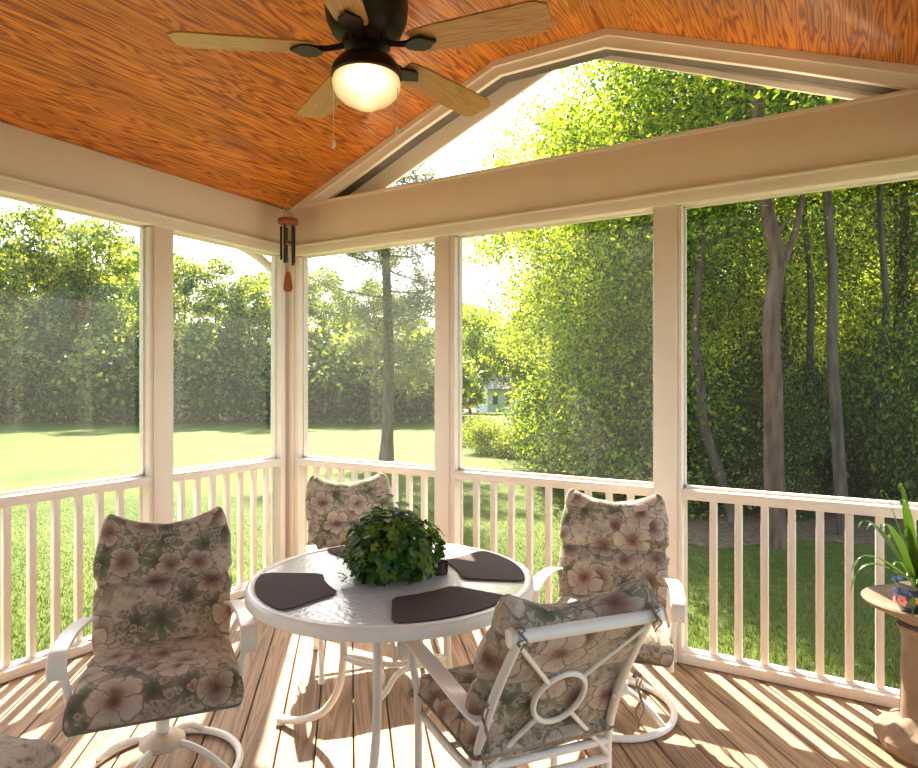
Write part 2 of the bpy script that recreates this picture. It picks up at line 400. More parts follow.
# ceiling with roof above
b = MB(); xs = [0, 1.69, 2.385, XR]
b.band(xs, lambda x: ceil_z(x)+.02, ceil_z, YB, -.002)
tag(b.build('ceiling', M['ceiling']), 'orange stained beadboard vaulted ceiling', kind='structure')
b = MB(); OV = .42
def roof_lo(x): return min(2.70+.02+(x)*.398+.02, 2.70+(XR-x)*.398+.04)
rx = [-OV, 0, 2.0375, XR, XR+OV]
b.band(rx, lambda x: roof_lo(x)+.16, lambda x: roof_lo(x)+.06 if 1.5 < x < 2.6 else roof_lo(x), YB-.3, .30)
ro = b.build('roof', M['roofing']); tag(ro, 'porch roof above the ceiling', kind='structure')
b = MB()
b.box((-OV-.02, YB-.3, 2.50), (-OV, .30, 2.74)); b.box((-OV, YB-.3, 2.50), (-.14, .30, 2.52))
b.box((XR+OV, YB-.3, 2.50), (XR+OV+.02, .30, 2.74)); b.box((XR+.14, YB-.3, 2.50), (XR+OV, .30, 2.52))
b.build('fascia', M['paint'], ro)

def wall_bays(axis):
    """returns function mapping (along, out, z) to world for a wall; out = outward distance"""
    if axis == 'R': return lambda a, o, z: (a, o, z)
    if axis == 'L': return lambda a, o, z: (-o, -a, z)
    return lambda a, o, z: (XR + o, -a, z)
def header(name, mp, a0, a1, label, top=2.715, out=.13, a0in=None, a1in=None):
    s = MB()
    s.box(mp(a0, 0, 2.44), mp(a1, out, top), bev=.004)
    h = s.build(name, M['beam']); tag(h, label, kind='structure')
    s = MB()
    i0 = a0 if a0in is None else a0in; i1 = a1 if a1in is None else a1in
    s.box(mp(i0, -.018, 2.366), mp(i1, .12, 2.44), bev=.004)
    s.box(mp(i0, -.026, 2.425), mp(i1, -.017, 2.44), bev=.003)
    s.build('header_casing', M['paint'], h)
    return h
RM = wall_bays('R'); LM = wall_bays('L'); EM = wall_bays('E')
wr = header('wall_far', RM, -.13, XR+.13, 'cream painted beam over the far screened wall', a0in=.02, a1in=XR-.02)
wl = header('wall_left', LM, .0, -YB, 'cream painted beam over the left screened wall', a0in=.02, out=.13, top=2.70)
we_ = header('wall_right', EM, .0, -YB, 'cream beam over the right screened wall', a0in=.02, top=2.70)
def post(parent, mp, a0, a1, out=.12, face=-.012):
    s = MB(); s.box(mp(a0, face, 0.0), mp(a1, out, 2.44), bev=.004)
    return s.build('post', M['paint'], parent)
def casing(parent, mp, a0, a1):
    s = MB(); s.box(mp(a0, 0.0, 0.0), mp(a1, .10, 2.36), bev=.004)
    s.box(mp(a0 + (a1-a0)*.45, .004, 0.0), mp(a0 + (a1-a0)*.55, -.002, 2.35))
    return s.build('casing', M['paint'], parent)
# far wall posts (measured)
post(wr, RM, -.12, .045, out=.13); casing(wr, RM, .045, .085)
post(wr, RM, 1.262, 1.365); casing(wr, RM, 1.365, 1.405)
post(wr, RM, 2.625, 2.745); casing(wr, RM, 2.745, 2.768)
post(wr, RM, 3.93, XR+.12, out=.13)
# left wall posts
casing(wl, LM, .045, .09)
post(wl, LM, .968, 1.095); casing(wl, LM, 1.095, 1.118)
post(wl, LM, 2.36, 2.50); post(wl, LM, 3.72, 3.86); post(wl, LM, 5.06, 5.2)
LB = [(.09, .968), (1.118, 2.36), (2.50, 3.72), (3.86, 5.06)]
RB = [(.085, 1.262), (1.405, 2.625), (2.768, 3.93)]
EB = [(.15, 1.25), (1.39, 2.5), (2.64, 3.75), (3.9, 5.06)]
for a in (1.25, 2.5, 3.75, 5.06): post(we_, EM, a, a+.14)
cwt = MB(); cwt.box((0, YB-.12, -.1), (XR, YB, 2.7)); bw = cwt.build('wall_back', M['siding']); tag(bw, 'house wall closing the porch behind the viewer', kind='structure')
s = MB(); s.band([0, 1.69, 2.385, XR], lambda x: ceil_z(x), lambda x: 2.7, YB-.12, YB); s.build('gable_infill', M['siding'], bw)

def window(n, mp, a0, a1, label):
    t = .011
    s = MB()
    s.box(mp(a0, .045, .90), mp(a0+t, .07, 2.36)); s.box(mp(a1-t, .045, .90), mp(a1, .07, 2.36))
    s.box(mp(a0, .045, 2.355), mp(a1, .07, 2.368)); s.box(mp(a0, .045, .897), mp(a1, .07, .912))
    w = s.build('window_%d' % n, M['paint']); tag(w, label, kind='structure')
    s = MB(); s.box(mp(a0+.01, .056, .905), mp(a1-.01, .0575, 2.358)); s.build('pane', M[{4: 'pane_mid', 5: 'pane_low'}.get(n, 'pane')], w)  # less hazy materials on the middle and right far windows imitate tree-shaded panes
    return w
def railing(mp, a0, a1, n, label, off=None, spacing=None):
    root = empty('porch_railing', mp((a0+a1)/2, .04, 0)); tag(root, label, 'railing')
    inv = Matrix.Translation(-Vector(root.location))
    def B(s, name, mat):
        s.v = [tuple(inv @ Vector(v)) for v in s.v]; return s.build(name, mat, root)
    s = MB(); s.box(mp(a0, .0, .845), mp(a1, .095, .886), bev=.004); s.box(mp(a0, -.012, .884), mp(a1, .105, .897), bev=.004); B(s, 'top_rail', M['paint'])
    s = MB(); s.box(mp(a0, -.005, .002), mp(a1, .10, .052), bev=.004); s.box(mp(a0, .02, .05), mp(a1, .075, .062), bev=.003); B(s, 'bottom_rail', M['paint'])
    for k in range(n):
        a = (off + k*spacing) if off is not None else a0 + (a1-a0)*(k+1)/(n+1)
        if a > a1 - .03: break
        s = MB(); s.box(mp(a-.017, .03, .06), mp(a+.017, .064, .846), bev=.003); B(s, 'baluster', M['paint'])
    for aa in (a0, a1-.012):
        s = MB(); s.box(mp(aa, .07, .06), mp(aa+.012, .085, .845)); B(s, 'screen_stile', M['paint'])
    s = MB(); s.box(mp(a0+.005, .0765, .06), mp(a1-.005, .0775, .845)); B(s, 'screen_mesh', M['pane_low'])
    return root
window(1, LM, *LB[1], 'large screened window at the left edge of the left wall')
window(2, LM, *LB[0], 'screened window on the left wall beside the corner')
window(3, RM, *RB[0], 'screened window on the far wall just right of the corner')
window(4, RM, *RB[1], 'middle screened window of the far wall')
window(5, RM, *RB[2], 'right screened window of the far wall facing the woods')
for i, (a, c) in enumerate(LB[2:]): window(7+i, LM, a, c, 'screened window of the left wall behind the viewer')
for i, (a, c) in enumerate(EB): window(9+i, EM, a, c, 'screened window of the right wall')
railing(LM, *LB[1], 12, 'cream porch railing under the left-edge window, behind the left chair', 1.269, .1165)
railing(LM, *LB[0], 8, 'cream porch railing on the left wall between post and corner', .185, .1145)
railing(RM, *RB[0], 12, 'cream porch railing behind the far chair, right of the corner', .215, .1165)
railing(RM, *RB[1], 12, 'cream porch railing of the middle bay behind the table', 1.535, .1195)
railing(RM, *RB[2], 12, 'cream porch railing of the right bay behind the stone pedestal', 2.915, .1185)
for (a, c) in LB[2:]: tag(railing(LM, a, c, 9, 'cream porch railing of the left wall behind the viewer'), group='left wall railings out of frame')
for (a, c) in EB: tag(railing(EM, a, c, 8, 'cream porch railing of the right wall out of frame'), group='right wall railings out of frame')

# gable opening over the far beam
def poly(pts):
    X = [p[0] for p in pts]; Z = [p[1] for p in pts]
    return lambda x: float(np.interp(x, X, Z))
P1 = poly([(.29,2.71), (1.09,3.045), (1.72,3.285), (2.36,3.285), (2.83,3.105), (3.2,2.96), (3.64,2.78), (3.74,2.735), (4.1,2.6)])
P2 = poly([(.2,2.56), (.80,2.80), (1.44,3.07), (2.0,3.30), (2.13,3.355), (2.27,3.305), (2.83,3.08), (3.21,2.92), (3.47,2.815), (4.1,2.56)])
gx = sorted(set([0, .2, .29, .4, .6, .8, 1.09, 1.44, 1.6, 1.69, 1.72, 2.0, 2.13, 2.27, 2.36, 2.385, 2.83, 3.21, 3.47, 3.64, 3.74, 3.9, XR]))
g = MB(); g.band(gx, lambda x: ceil_z(x)+.02, lambda x: max(P1(x), 2.71), 0.0, .03)
wg = g.build('wall_gable', M['paint']); tag(wg, 'cream gable casing around the sloping opening above the beam', kind='structure')
g = MB(); g.band(gx, lambda x: ceil_z(x)+.01, lambda x: max(ceil_z(x)-.038, 2.70), -.02, .0); g.build('crown_strip', M['beam'], wg)
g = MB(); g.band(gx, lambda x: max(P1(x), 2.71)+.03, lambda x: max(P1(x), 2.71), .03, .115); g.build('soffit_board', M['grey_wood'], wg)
g = MB(); g.band(gx, lambda x: ceil_z(x)+.1, lambda x: max(P2(x), 2.65), .115, .145); g.build('outer_casing', M['paint'], wg)
g = MB(); g.band([.2, 2.13, 3.9], lambda x: P2(x)+.02, lambda x: 2.70, .13, .1312)
w6 = MB(); w6.band(gx, lambda x: max(P2(x), 2.66)+.02, lambda x: max(P2(x), 2.66)-.012, .112, .13)
w6 = w6.build('window_6', M['paint']); tag(w6, 'triangular screened gable opening', kind='structure')
g = MB(); g.band(gx[1:-1], lambda x: max(P2(x)+.01, 2.7), lambda x: 2.69, .128, .1295); g.build('pane', M['pane_low'], w6)
s = MB(); s.box((.0, -.012, 2.715), (XR, .15, 2.735), bev=.004); s.build('beam_ledge', M['beam'], wr)
# outer corner trim and downspout
ds = empty('downspout', (-.185, .03, GZ)); tag(ds, 'white downspout with curved elbow outside the corner window', 'downspout')
s = MB(); s.tube(curve([(-.14, -.42, 3.08), (-.12, -.36, 3.07), (-.06, -.17, 3.0), (-.01, -.04, 2.9), (0, 0, 2.78), (0, 0, 1.5), (0, 0, .02)], 6), .032, 14)
s.build('pipe', M['paint'], ds)
s = MB(); s.box((-.04, -.04, 2.35), (.055, .04, 2.38)); s.build('strap', M['paint'], ds)

# ------------------------------------------------------------------ ceiling fan
fan = empty('ceiling_fan', (2.046, -1.671, 3.372)); tag(fan, 'dark bronze ceiling fan with five light oak blades and lit bowl light', 'ceiling fan')
def fz(z): return z - 3.372
s = MB(); s.lathe([(.0, fz(3.371)), (.075, fz(3.371)), (.07, fz(3.33)), (.03, fz(3.30)), (.016, fz(3.29)), (.016, fz(2.86)), (0, fz(2.86))], 32); s.build('downrod', M['bronze'], fan)
s = MB(); s.lathe([(0, fz(2.88)), (.07, fz(2.875)), (.12, fz(2.86)), (.142, fz(2.82)), (.146, fz(2.76)), (.14, fz(2.71)), (.118, fz(2.665)), (.08, fz(2.645)), (.078, fz(2.615)), (.05, fz(2.61)), (.048, fz(2.585)), (0, fz(2.585))], 48)
for k in range(18):
    q = 2*PI*k/18; s.box((-.004, .070, fz(2.618)), (.004, .083, fz(2.64)), Matrix.Rotation(q, 4, 'Z'))
s.build('motor_housing', M['bronze'], fan)
s = MB(); s.lathe([(0, fz(2.59)), (.06, fz(2.585)), (.1, fz(2.566)), (.119, fz(2.540)), (.123, fz(2.512)), (.116, fz(2.507)), (0, fz(2.51))], 48); s.build('light_fitter', M['bronze'], fan)
m, nt, out = new('lit_opal_glass')
em = N(nt, 'ShaderNodeEmission'); em.inputs[0].default_value = (1, .74, .40, 1); em.inputs[1].default_value = 3.8
lw = N(nt, 'ShaderNodeLayerWeight'); lw.inputs[0].default_value = .35
L(nt, ramp(nt, [(0, (1,.80,.46)), (.08, (.5,.38,.19)), (.22, (.20,.15,.075)), (.5, (.14,.10,.042)), (1, (.085,.054,.018))], lw.outputs['Facing']).outputs[0], em.inputs[0])
L(nt, em.outputs[0], out.inputs[0]); M['bulb'] = m; BULB = em
s = MB(); s.lathe([(.115, fz(2.508)), (.119, fz(2.494)), (.117, fz(2.476)), (.106, fz(2.453)), (.086, fz(2.434)), (.066, fz(2.423)), (.050, fz(2.416)), (.034, fz(2.406)), (.016, fz(2.400)), (0, fz(2.399))], 48); s.build('glass_bowl', M['bulb'], fan)
for (dx, dy, zl) in ((.9, -.42, 2.335), (-.92, -.4, 2.29)):
    R_ = RGT*dx*.122 + FWD*dy*.05
    s = MB(); s.tube([(R_.x, R_.y, fz(2.54)), (R_.x, R_.y, fz(zl))], .0016, 6); ch = s.build('pull_chain', M['string'], fan)
    s = MB(); s.lathe([(0, fz(zl)), (.005, fz(zl-.004)), (.008, fz(zl-.02)), (.006, fz(zl-.03)), (0, fz(zl-.033))], 12, c=(R_.x, R_.y, 0)); s.build('chain_pull', M['pot_white'], ch)
# blade directions from the camera frame (lateral, depth) angles
for ang in (120, 187, 264, 340, 50):
    q = math.radians(ang)
    dv = RGT*math.cos(q) + FWD*math.sin(q); az = math.atan2(dv.y, dv.x)
    R4 = Matrix.Rotation(az, 4, 'Z') @ Matrix.Rotation(math.radians(-11), 4, 'X')
    zc = fz(2.607)
    T4 = Matrix.Rotation(az, 4, 'Z')
    s = MB()
    s.tube([T4 @ Vector(p) for p in ((.06, 0, fz(2.63)), (.09, 0, fz(2.617)), (.13, 0, fz(2.607)), (.165, 0, fz(2.603)))], [.011, .010, .010, .012], 10)
    pts = [(.15,-.010), (.17,-.030), (.20,-.042), (.225,-.036), (.245,-.014), (.262,0), (.245,.014), (.225,.036), (.20,.042), (.17,.030), (.15,.010)]
    s.prism(pts, zc-.016, zc-.006, Matrix.Translation((0,0,0)) @ T4)
    br = s.build('blade_bracket', M['bronze'], fan)
    ol = []
    x0, x1 = .175, .65
    for (x, y) in ((x0,-.048), (x0+.02,-.056), (x0+.10,-.062), (x1-.05,-.074), (x1-.03,-.069), (x1-.014,-.058), (x1,-.05)): ol.append((x, y))
    ol += [(x, -y) for (x, y) in reversed(ol)]
    s = MB(); s.prism(ol, -.0035, .0035)
    bl = s.build('fan_blade', M['blade'], fan); bl.location = (0, 0, zc); bl.rotation_euler = (T4 @ Matrix.Rotation(math.radians(-9), 4, 'X')).to_euler()

# ------------------------------------------------------------------ wind chime
hook = at(288, 4.47, 2.70)
wc = empty('wind_chime', (hook.x, hook.y, 2.675)); tag(wc, 'wooden wind chime with dark tubes hanging in the corner of the ceiling', 'wind chime')
s = MB(); s.lathe([(0, -.10), (.066, -.10), (.070, -.106), (.070, -.128), (.064, -.134), (0, -.134)], 32); s.build('top_disc', M['chimewood'], wc)
s = MB()
for k in range(3):
    q = 2*PI*k/3+.4; s.tube([(0, 0, .045), (.045*math.cos(q), .045*math.sin(q), -.10)], .0018, 6)
s.tube([(0, 0, -.13), (0, 0, -.50)], .0015, 6)
s.build('cord', M['string'], wc)
s = MB(); s.lathe([(0, -.255), (.026, -.255), (.028, -.262), (.026, -.272), (0, -.272)], 24); s.build('striker', M['chimewood'], wc)
for k, ln in enumerate((.27, .285, .26, .25, .24)):
    q = 2*PI*k/5 + YAW - PI/2 - .25
    x, y = .046*math.cos(q), .046*math.sin(q)
    s = MB(); s.tube([(x, y, -.15), (x, y, -.14-ln)], .0085, 12); s.tube([(x, y, -.13), (x, y, -.155)], .0015, 6); s.build('chime_tube', M['chimetube'], wc)
s = MB(); o2 = [(-.014,-.47), (-.020,-.49), (-.030,-.55), (-.032,-.58), (-.022,-.60), (.022,-.60), (.032,-.58), (.030,-.55), (.020,-.49), (.014,-.47), (0,-.462)]
s.prism([(p[0], p[1]) for p in o2], -.004, .004, Matrix.Rotation(YAW, 4, 'Z') @ Matrix.Rotation(PI/2, 4, 'X')); s.build('sail', M['chimewood'], wc)

# ------------------------------------------------------------------ table
TC = Vector((2.013, -1.474, 0)); TR = .531; TZ = .72
tb = empty('patio_table', (TC.x, TC.y, 0)); tag(tb, 'round white patio table with frosted glass top and curved tube legs', 'table')
s = MB(); s.lathe([(TR-.012, TZ), (TR-.004, TZ-.003), (TR, TZ-.010), (TR, TZ-.040), (TR-.006, TZ-.044), (TR-.022, TZ-.044), (TR-.022, TZ-.014), (TR-.034, TZ-.012), (TR-.034, TZ-.002), (TR-.030, TZ), (TR-.012, TZ)], 96)
s.f = [f for f in s.f if len(f) == 4]; s.build('rim', M['metal'], tb)
m, nt, out = new('rippled_frosted_glass')
tc = N(nt, 'ShaderNodeTexCoord'); vo = N(nt, 'ShaderNodeTexNoise'); vo.inputs['Scale'].default_value = 55; vo.inputs['Detail'].default_value = 2; L(nt, tc.outputs['Object'], vo.inputs['Vector'])
bp = N(nt, 'ShaderNodeBump'); bp.inputs['Strength'].default_value = .55; bp.inputs['Distance'].default_value = .004; L(nt, vo.outputs[0], bp.inputs['Height'])
df = N(nt, 'ShaderNodeBsdfDiffuse'); df.inputs[0].default_value = (.86,.88,.85,1); L(nt, bp.outputs[0], df.inputs['Normal'])
tl = N(nt, 'ShaderNodeBsdfTranslucent'); tl.inputs[0].default_value = (.88,.9,.86,1)
tp = N(nt, 'ShaderNodeBsdfTransparent'); tp.inputs[0].default_value = (.85,.9,.88,1)
gl = N(nt, 'ShaderNodeBsdfGlossy'); gl.inputs['Roughness'].default_value = .16; L(nt, bp.outputs[0], gl.inputs['Normal'])
a1 = N(nt, 'ShaderNodeMixShader'); a1.inputs[0].default_value = .15; L(nt, df.outputs[0], a1.inputs[1]); L(nt, tl.outputs[0], a1.inputs[2])
a2 = N(nt, 'ShaderNodeMixShader'); a2.inputs[0].default_value = .08; L(nt, a1.outputs[0], a2.inputs[1]); L(nt, tp.outputs[0], a2.inputs[2])
fr = N(nt, 'ShaderNodeFresnel'); fr.inputs[0].default_value = 1.5; L(nt, bp.outputs[0], fr.inputs['Normal'])
a3 = N(nt, 'ShaderNodeMixShader'); L(nt, math_(nt, 'ADD', math_(nt, 'MULTIPLY', fr.outputs[0], 1.3), .06), a3.inputs[0]); L(nt, a2.outputs[0], a3.inputs[1]); L(nt, gl.outputs[0], a3.inputs[2])
L(nt, a3.outputs[0], out.inputs[0]); M['tglass'] = m
s = MB(); s.lathe([(0, TZ-.011), (TR-.023, TZ-.011), (TR-.023, TZ-.004), (0, TZ-.004)], 96); s.build('glass_top', M['tglass'], tb)
LEGA = [math.radians(a) for a in (180, -66, 62)]
for q in LEGA:
    c, sn = math.cos(q), math.sin(q)
    s = MB(); s.tube(curve([(c*r_, sn*r_, z_) for r_, z_ in ((.50, .682), (.36, .675), (.27, .64), (.245, .58), (.24, .46), (.243, .34), (.27, .22), (.34, .12), (.44, .06), (.53, .03), (.585, .016))], 6), .0155, 14)
    lg = s.build('leg', M['metal'], tb)
    s = MB(); s.lathe([(0, -.0155), (.017, -.0155), (.019, 0), (.017, .0155), (0, .0155)], 14, c=(0,0,0)); s.v = [(v[0]+c*.585, v[1]+sn*.585, v[2]+.0158) for v in s.v]; s.build('foot', M['metal'], lg)
for i in range(3):
    q0, q1 = LEGA[i], LEGA[(i+1) % 3]
    a = Vector((math.cos(q0), math.sin(q0), 0))*.235; c = Vector((math.cos(q1), math.sin(q1), 0))*.235
    mid = (a+c)/2*.35
    s = MB(); s.tube(curve([a+Vector((0,0,.36)), a*.72+c*.05+mid*.2+Vector((0,0,.362)), mid+Vector((0,0,.362)), c*.72+a*.05+mid*.2+Vector((0,0,.362)), c+Vector((0,0,.36))], 6), .011, 10); s.build('brace', M['metal'], tb)
# placemats
def mat_mesh():
    pts = []
    for k in range(13):
        q = math.radians(-24 + 48*k/12); pts.append((.497*math.cos(q), .497*math.sin(q)))
    def pol(r, a): a = math.radians(a); return (r*math.cos(a), r*math.sin(a))
    pts += [pol(.485, 26), pol(.46, 27), pol(.36, 27), pol(.29, 27), pol(.262, 24), pol(.255, 17), pol(.252, 8), pol(.25, 0), pol(.252, -8), pol(.255, -17), pol(.262, -24), pol(.29, -27), pol(.36, -27), pol(.46, -27), pol(.485, -26)]
    s = MB(); s.prism(pts, 0, .0035); return s
mm = None
MATS = [(-125, 'dark brown placemat at the left of the table, nearest the left chair'), (136, 'dark placemat at the back of the table behind the leafy plant'),
        (48, 'dark placemat at the right back of the table, half in sunlight'), (-27, 'dark brown placemat at the front of the table beside the nearest chair')]
for a, lb in MATS:
    if mm is None: mm = mat_mesh().build('placemat', M['mat'])
    else: m2 = mm.copy(); COL.objects.link(m2); mm = m2
    mm.location = (TC.x, TC.y, TZ+.0005); mm.rotation_euler = (0, 0, math.radians(a)); tag(mm, lb, 'placemat', 'placemats on the patio table')
# candle holder
cp = at(440.5, 2.47, TZ)
cd = empty('candle_holder', (cp.x, cp.y, TZ-.003)); tag(cd, 'small dark glass candle holder beside the leafy plant', 'candle holder')
s = MB(); s.lathe([(0, 0), (.024, 0), (.027, .004), (.028, .012), (.028, .048), (.026, .049), (.024, .046), (.024, .012), (0, .010)], 24); s.build('glass_cup', M['amber'], cd)
s = MB(); s.lathe([(0, .012), (.019, .012), (.019, .036), (0, .036)], 20); s.build('candle', M['wax'], cd)
s = MB()
for k in range(8):
    q = 2*PI*k/8; s.tube([(.0285*math.cos(q), .0285*math.sin(q), .004), (.0285*math.cos(q), .0285*math.sin(q), .054), (.024*math.cos(q+.3), .024*math.sin(q+.3), .060)], .0016, 6)
s.build('wire_cage', M['bronze'], cd)

# ------------------------------------------------------------------ chairs
def cushion(path, wfun, tfun, normal, nu=40, horn=None, seed=0, seams=(), uoff=0):
    """closed puffy cushion swept along path (list of Vector in the y-z plane); width along x"""
    m = len(path); lens = [0]
    for i in range(1, m): lens.append(lens[-1] + (path[i]-path[i-1]).length)
    Ltot = lens[-1]; vs = []; uv = []; fs = []; arc = [0]
    for i in range(1, m): arc.append(arc[-1] + math.hypot(lens[i]-lens[i-1], tfun(lens[i]/Ltot)-tfun(lens[i-1]/Ltot)))
    for i, p in enumerate(path):
        v = lens[i]/Ltot
        T = (path[min(i+1, m-1)] - path[max(i-1, 0)]).normalized(); nn = Vector((0, T.z, -T.y)) * normal
        w = wfun(v); t = tfun(v)
        for k in range(nu):
            q = 2*PI*k/nu; cu, su = math.cos(q), math.sin(q)
            ex = math.copysign(abs(cu)**.42, cu); ey = math.copysign(abs(su)**.75, su)
            x = ex*w; u = ex
            off = ey*t
            # gathers next to the seams and soft lumps
            g = 0
            for sv in seams:
                dd = abs(v-sv); g += math.exp(-(dd/.035)**2)*.006*math.sin(u*31+seed+3*math.sin(u*7))
            lump = noise.noise(Vector((x*9+seed, v*5.0, su)))*.010 + noise.noise(Vector((x*22+seed, v*13.0, su*2)))*.004
            pos = p + nn*(off + (g+lump)*(1 if abs(su) > .1 else .3)) + Vector((x, 0, 0))
            pos.x += noise.noise(Vector((v*8, seed, u)))*.006
            if horn: pos += T*horn(u, v)
            vs.append(pos); uv.append((x + uoff, arc[i] if su > -.01 else 2*arc[-1] - arc[i] + .1))
    for i in range(m-1):
        for k in range(nu): fs.append((i*nu+k, i*nu+(k+1)%nu, (i+1)*nu+(k+1)%nu, (i+1)*nu+k))
    for i in (0, m-1):
        for k in range(nu//2):
            q = [i*nu+k, i*nu+k+1, i*nu+(nu-k-1) % nu, i*nu+(nu-k) % nu]
            fs.append(tuple(dict.fromkeys(q)))
    s = MB(); s.v = [tuple(v) for v in vs]; s.f = fs; return s, uv
def endround(v, r, Lt):
    e = min(v, 1-v)*Lt/r
    return math.sqrt(max(0.0, 1-(1-min(e, 1))**2))
BACKP = [(.118, .34), (.122, .40), (.138, .46), (.168, .53), (.208, .61), (.255, .69), (.300, .76), (.340, .82)]   # y,z of the upright centre line
def backy(z):
    return float(np.interp(z, [p[1] for p in BACKP], [p[0] for p in BACKP]))
def make_chair(label, swivel, seed, ties=True, nodup=None):
    root = empty('patio_chair'); tag(root, label, 'chair')
    fm = M['metal']
    # uprights of the back (each its own tube)
    for sx in (-1, 1):
        low = [] if swivel else [(.140, .012), (.130, .12), (.120, .25)]
        pts = curve([(sx*(.212 if p[1] < .42 else .212-.05*(p[1]-.42)), p[0], p[1]) for p in low + BACKP], 4)
        s = MB(); s.tube(pts, .0135, 12); u = s.build('back_upright', fm, root)
        if not swivel:
            s = MB(); s.lathe([(0, 0), (.017, 0), (.018, .012), (.015, .02), (0, .02)], 14, c=(sx*.212, .140, 0)); s.build('foot', M['metal'], u)
    zt = .83; yt = backy(zt)+.004
    s = MB(); s.tube([(-.208, yt, zt), (.208, yt, zt)], .0175, 14)
    for sx in (-1, 1): s.lathe([(0, -.014), (.022, -.014), (.026, -.008), (.026, .008), (.022, .014), (0, .014)], 16, Matrix.Translation((sx*.208, yt, zt)) @ Matrix.Rotation(PI/2, 4, 'Y'))
    s.build('top_bar', fm, root)
    # ring and cross bars, in the curved plane of the back
    zc = .585; s = MB(); ring = []
    for k in range(36):
        q = 2*PI*k/36; z = zc + .084*math.sin(q); ring.append((.077*math.cos(q), backy(z)+.006, z))
    s.tube(ring, .0085, 10, closed=True)
    s.build('back_ring', fm, root)
    for sx in (-1, 1):
        for (xa, za, zb) in ((.185, .80, zc+.062), (.205, .355, zc-.062)):
            pts = []
            for j in range(9):
                t = j/8; x = sx*(xa + (.052-xa)*t); z = za + (zb-za)*t; pts.append((x, backy(z)+.006, z))
            s = MB(); s.tube(pts, .0075, 10); s.build('cross_brace', fm, root)
    # seat frame
    s = MB()
    fr_ = [(-.212, .12, .37), (-.232, -.05, .365), (-.245, -.25, .36), (-.20, -.30, .36), (.20, -.30, .36), (.245, -.25, .36), (.232, -.05, .365), (.212, .12, .37)]
    s.tube(fr_, .0125, 12); s.tube([(-.212, .12, .385), (.212, .12, .385)], .0125, 12)
    s.tube([(-.232, -.05, .365), (.232, -.05, .365)], .010, 10)
    s.build('seat_frame', fm, root)
    if not swivel:
        s = MB(); s.tube([(-.212, .12, .33), (.212, .12, .33)], .0125, 12); s.build('stretcher', fm, root)
    # arms: flat strap that curls down at the front, on a tube post
    for sx in (-1, 1):
        pp = curve([(sx*.216, .185, .548), (sx*.230, .150, .556), (sx*.250, .08, .578), (sx*.264, -.02, .596), (sx*.277, -.15, .607), (sx*.281, -.27, .607), (sx*.282, -.312, .598), (sx*.282, -.330, .572), (sx*.282, -.328, .532)], 5)
        s = MB(); s.strap(pp, .056, .012, Vector((1, 0, 0))); ar = s.build('arm', fm, root)
        zb = .315 if swivel else .012
        s = MB(); s.tube(curve([(sx*.274, -.285, .598), (sx*.272, -.285, .54), (sx*.264, -.275, .48), (sx*.257, -.27, .42), (sx*.254, -.27, .34 if swivel else .2), (sx*.254, -.27 if swivel else -.28, zb)], 5), .0125, 12)
        nm = 'arm_post' if swivel else 'front_leg'
        ap = s.build(nm, fm, root)
        if not swivel:
            s = MB(); s.lathe([(0, 0), (.017, 0), (.018, .012), (.014, .02), (0, .02)], 14, c=(sx*.254, -.28, 0)); s.build('foot', M['metal'], ap)
    if swivel:
        s = MB(); s.box((-.09, -.09, .325), (.09, .09, .345), bev=.004); s.lathe([(0, .14), (.024, .14), (.024, .33), (0, .33)], 20)
        s.tube([(-.235, -.06, .35), (.235, -.06, .35)], .010, 10); s.tube([(-.235, .06, .35), (.235, .06, .35)], .010, 10)
        s.build('swivel_column', fm, root)
        s = MB(); s.lathe([(0, .105), (.072, .105), (.080, .112), (.078, .128), (.05, .148), (.027, .158), (0, .158)], 32); s.build('hub', M['metal_tan'], root)
        s = MB(); s.tube([(.272*math.cos(2*PI*k/48), .272*math.sin(2*PI*k/48), .015) for k in range(48)], .0145, 12, closed=True); s.build('base_ring', fm, root)
        for k in range(4):
            q = PI/4 + k*PI/2 + .25
            s = MB(); s.tube(curve([(r_*math.cos(q), r_*math.sin(q), z_) for r_, z_ in ((.05, .118), (.11, .112), (.18, .085), (.24, .045), (.268, .022))], 5), .0125, 10); s.build('base_spoke', fm, root)
    # back cushion (two puffs) in front of the frame
    path = []
    n = 52; z0, z1 = .425, .885
    for i in range(n):
        t = i/(n-1); t = t - .85*math.sin(2*PI*t)/(2*PI); z = z0 + (z1-z0)*t
        yy = backy(min(z, .84)) - .056 + (.012 if z > .8 else 0)*(z-.8)/.1
        path.append(Vector((0, yy, z)))
    Lt = .5
    def wf(v): return (.238 + .010*math.sin(v*PI) + (.006 if v > .55 else 0) - .012*math.exp(-((v-.52)/.04)**2) - .02*max(0, v-.8)/.2) * (.90 + .10*endround(v, .035, Lt))
    def tf(v): return max(.010, (.052*(1-math.exp(-(v-.52)/.022)) if v > .52 else .043*(1-math.exp(-(.52-v)/.05)))) * (.12 + .88*endround(v, .045, Lt))
    def hn(u, v): return (.056*abs(u)**1.8 - .020) * max(0, (v-.62)/.38)**1.5
    s, uv = cushion(path, wf, tf, -1, 44, hn, seed, (.52, .99), seed*.37)
    bc = s.build('back_cushion', M['floral'], root, 60, uv)
    # seat cushion
    path = []
    for i in range(40):
        t = i/39; t = t - .85*math.sin(2*PI*t)/(2*PI); y = .150 - t*.515
        z = .432 + .006*math.sin(t*PI) - .055*max(0, (t-.86)/.14)**1.8
        path.append(Vector((0, y, z)))
    def wf2(v): return (.228 + .034*v) * (.92 + .08*endround(v, .04, .53))
    def tf2(v): return .043 * (.15 + .85*endround(v, .05, .53)) * (1 - .45*math.exp(-(v/.05)**2))
    s, uv = cushion(path, wf2, tf2, 1, 44, None, seed+5, (), seed*.53+2)
    scu = s.build('seat_cushion', M['floral'], root, 60, uv)
    s = MB()
    rimp = []
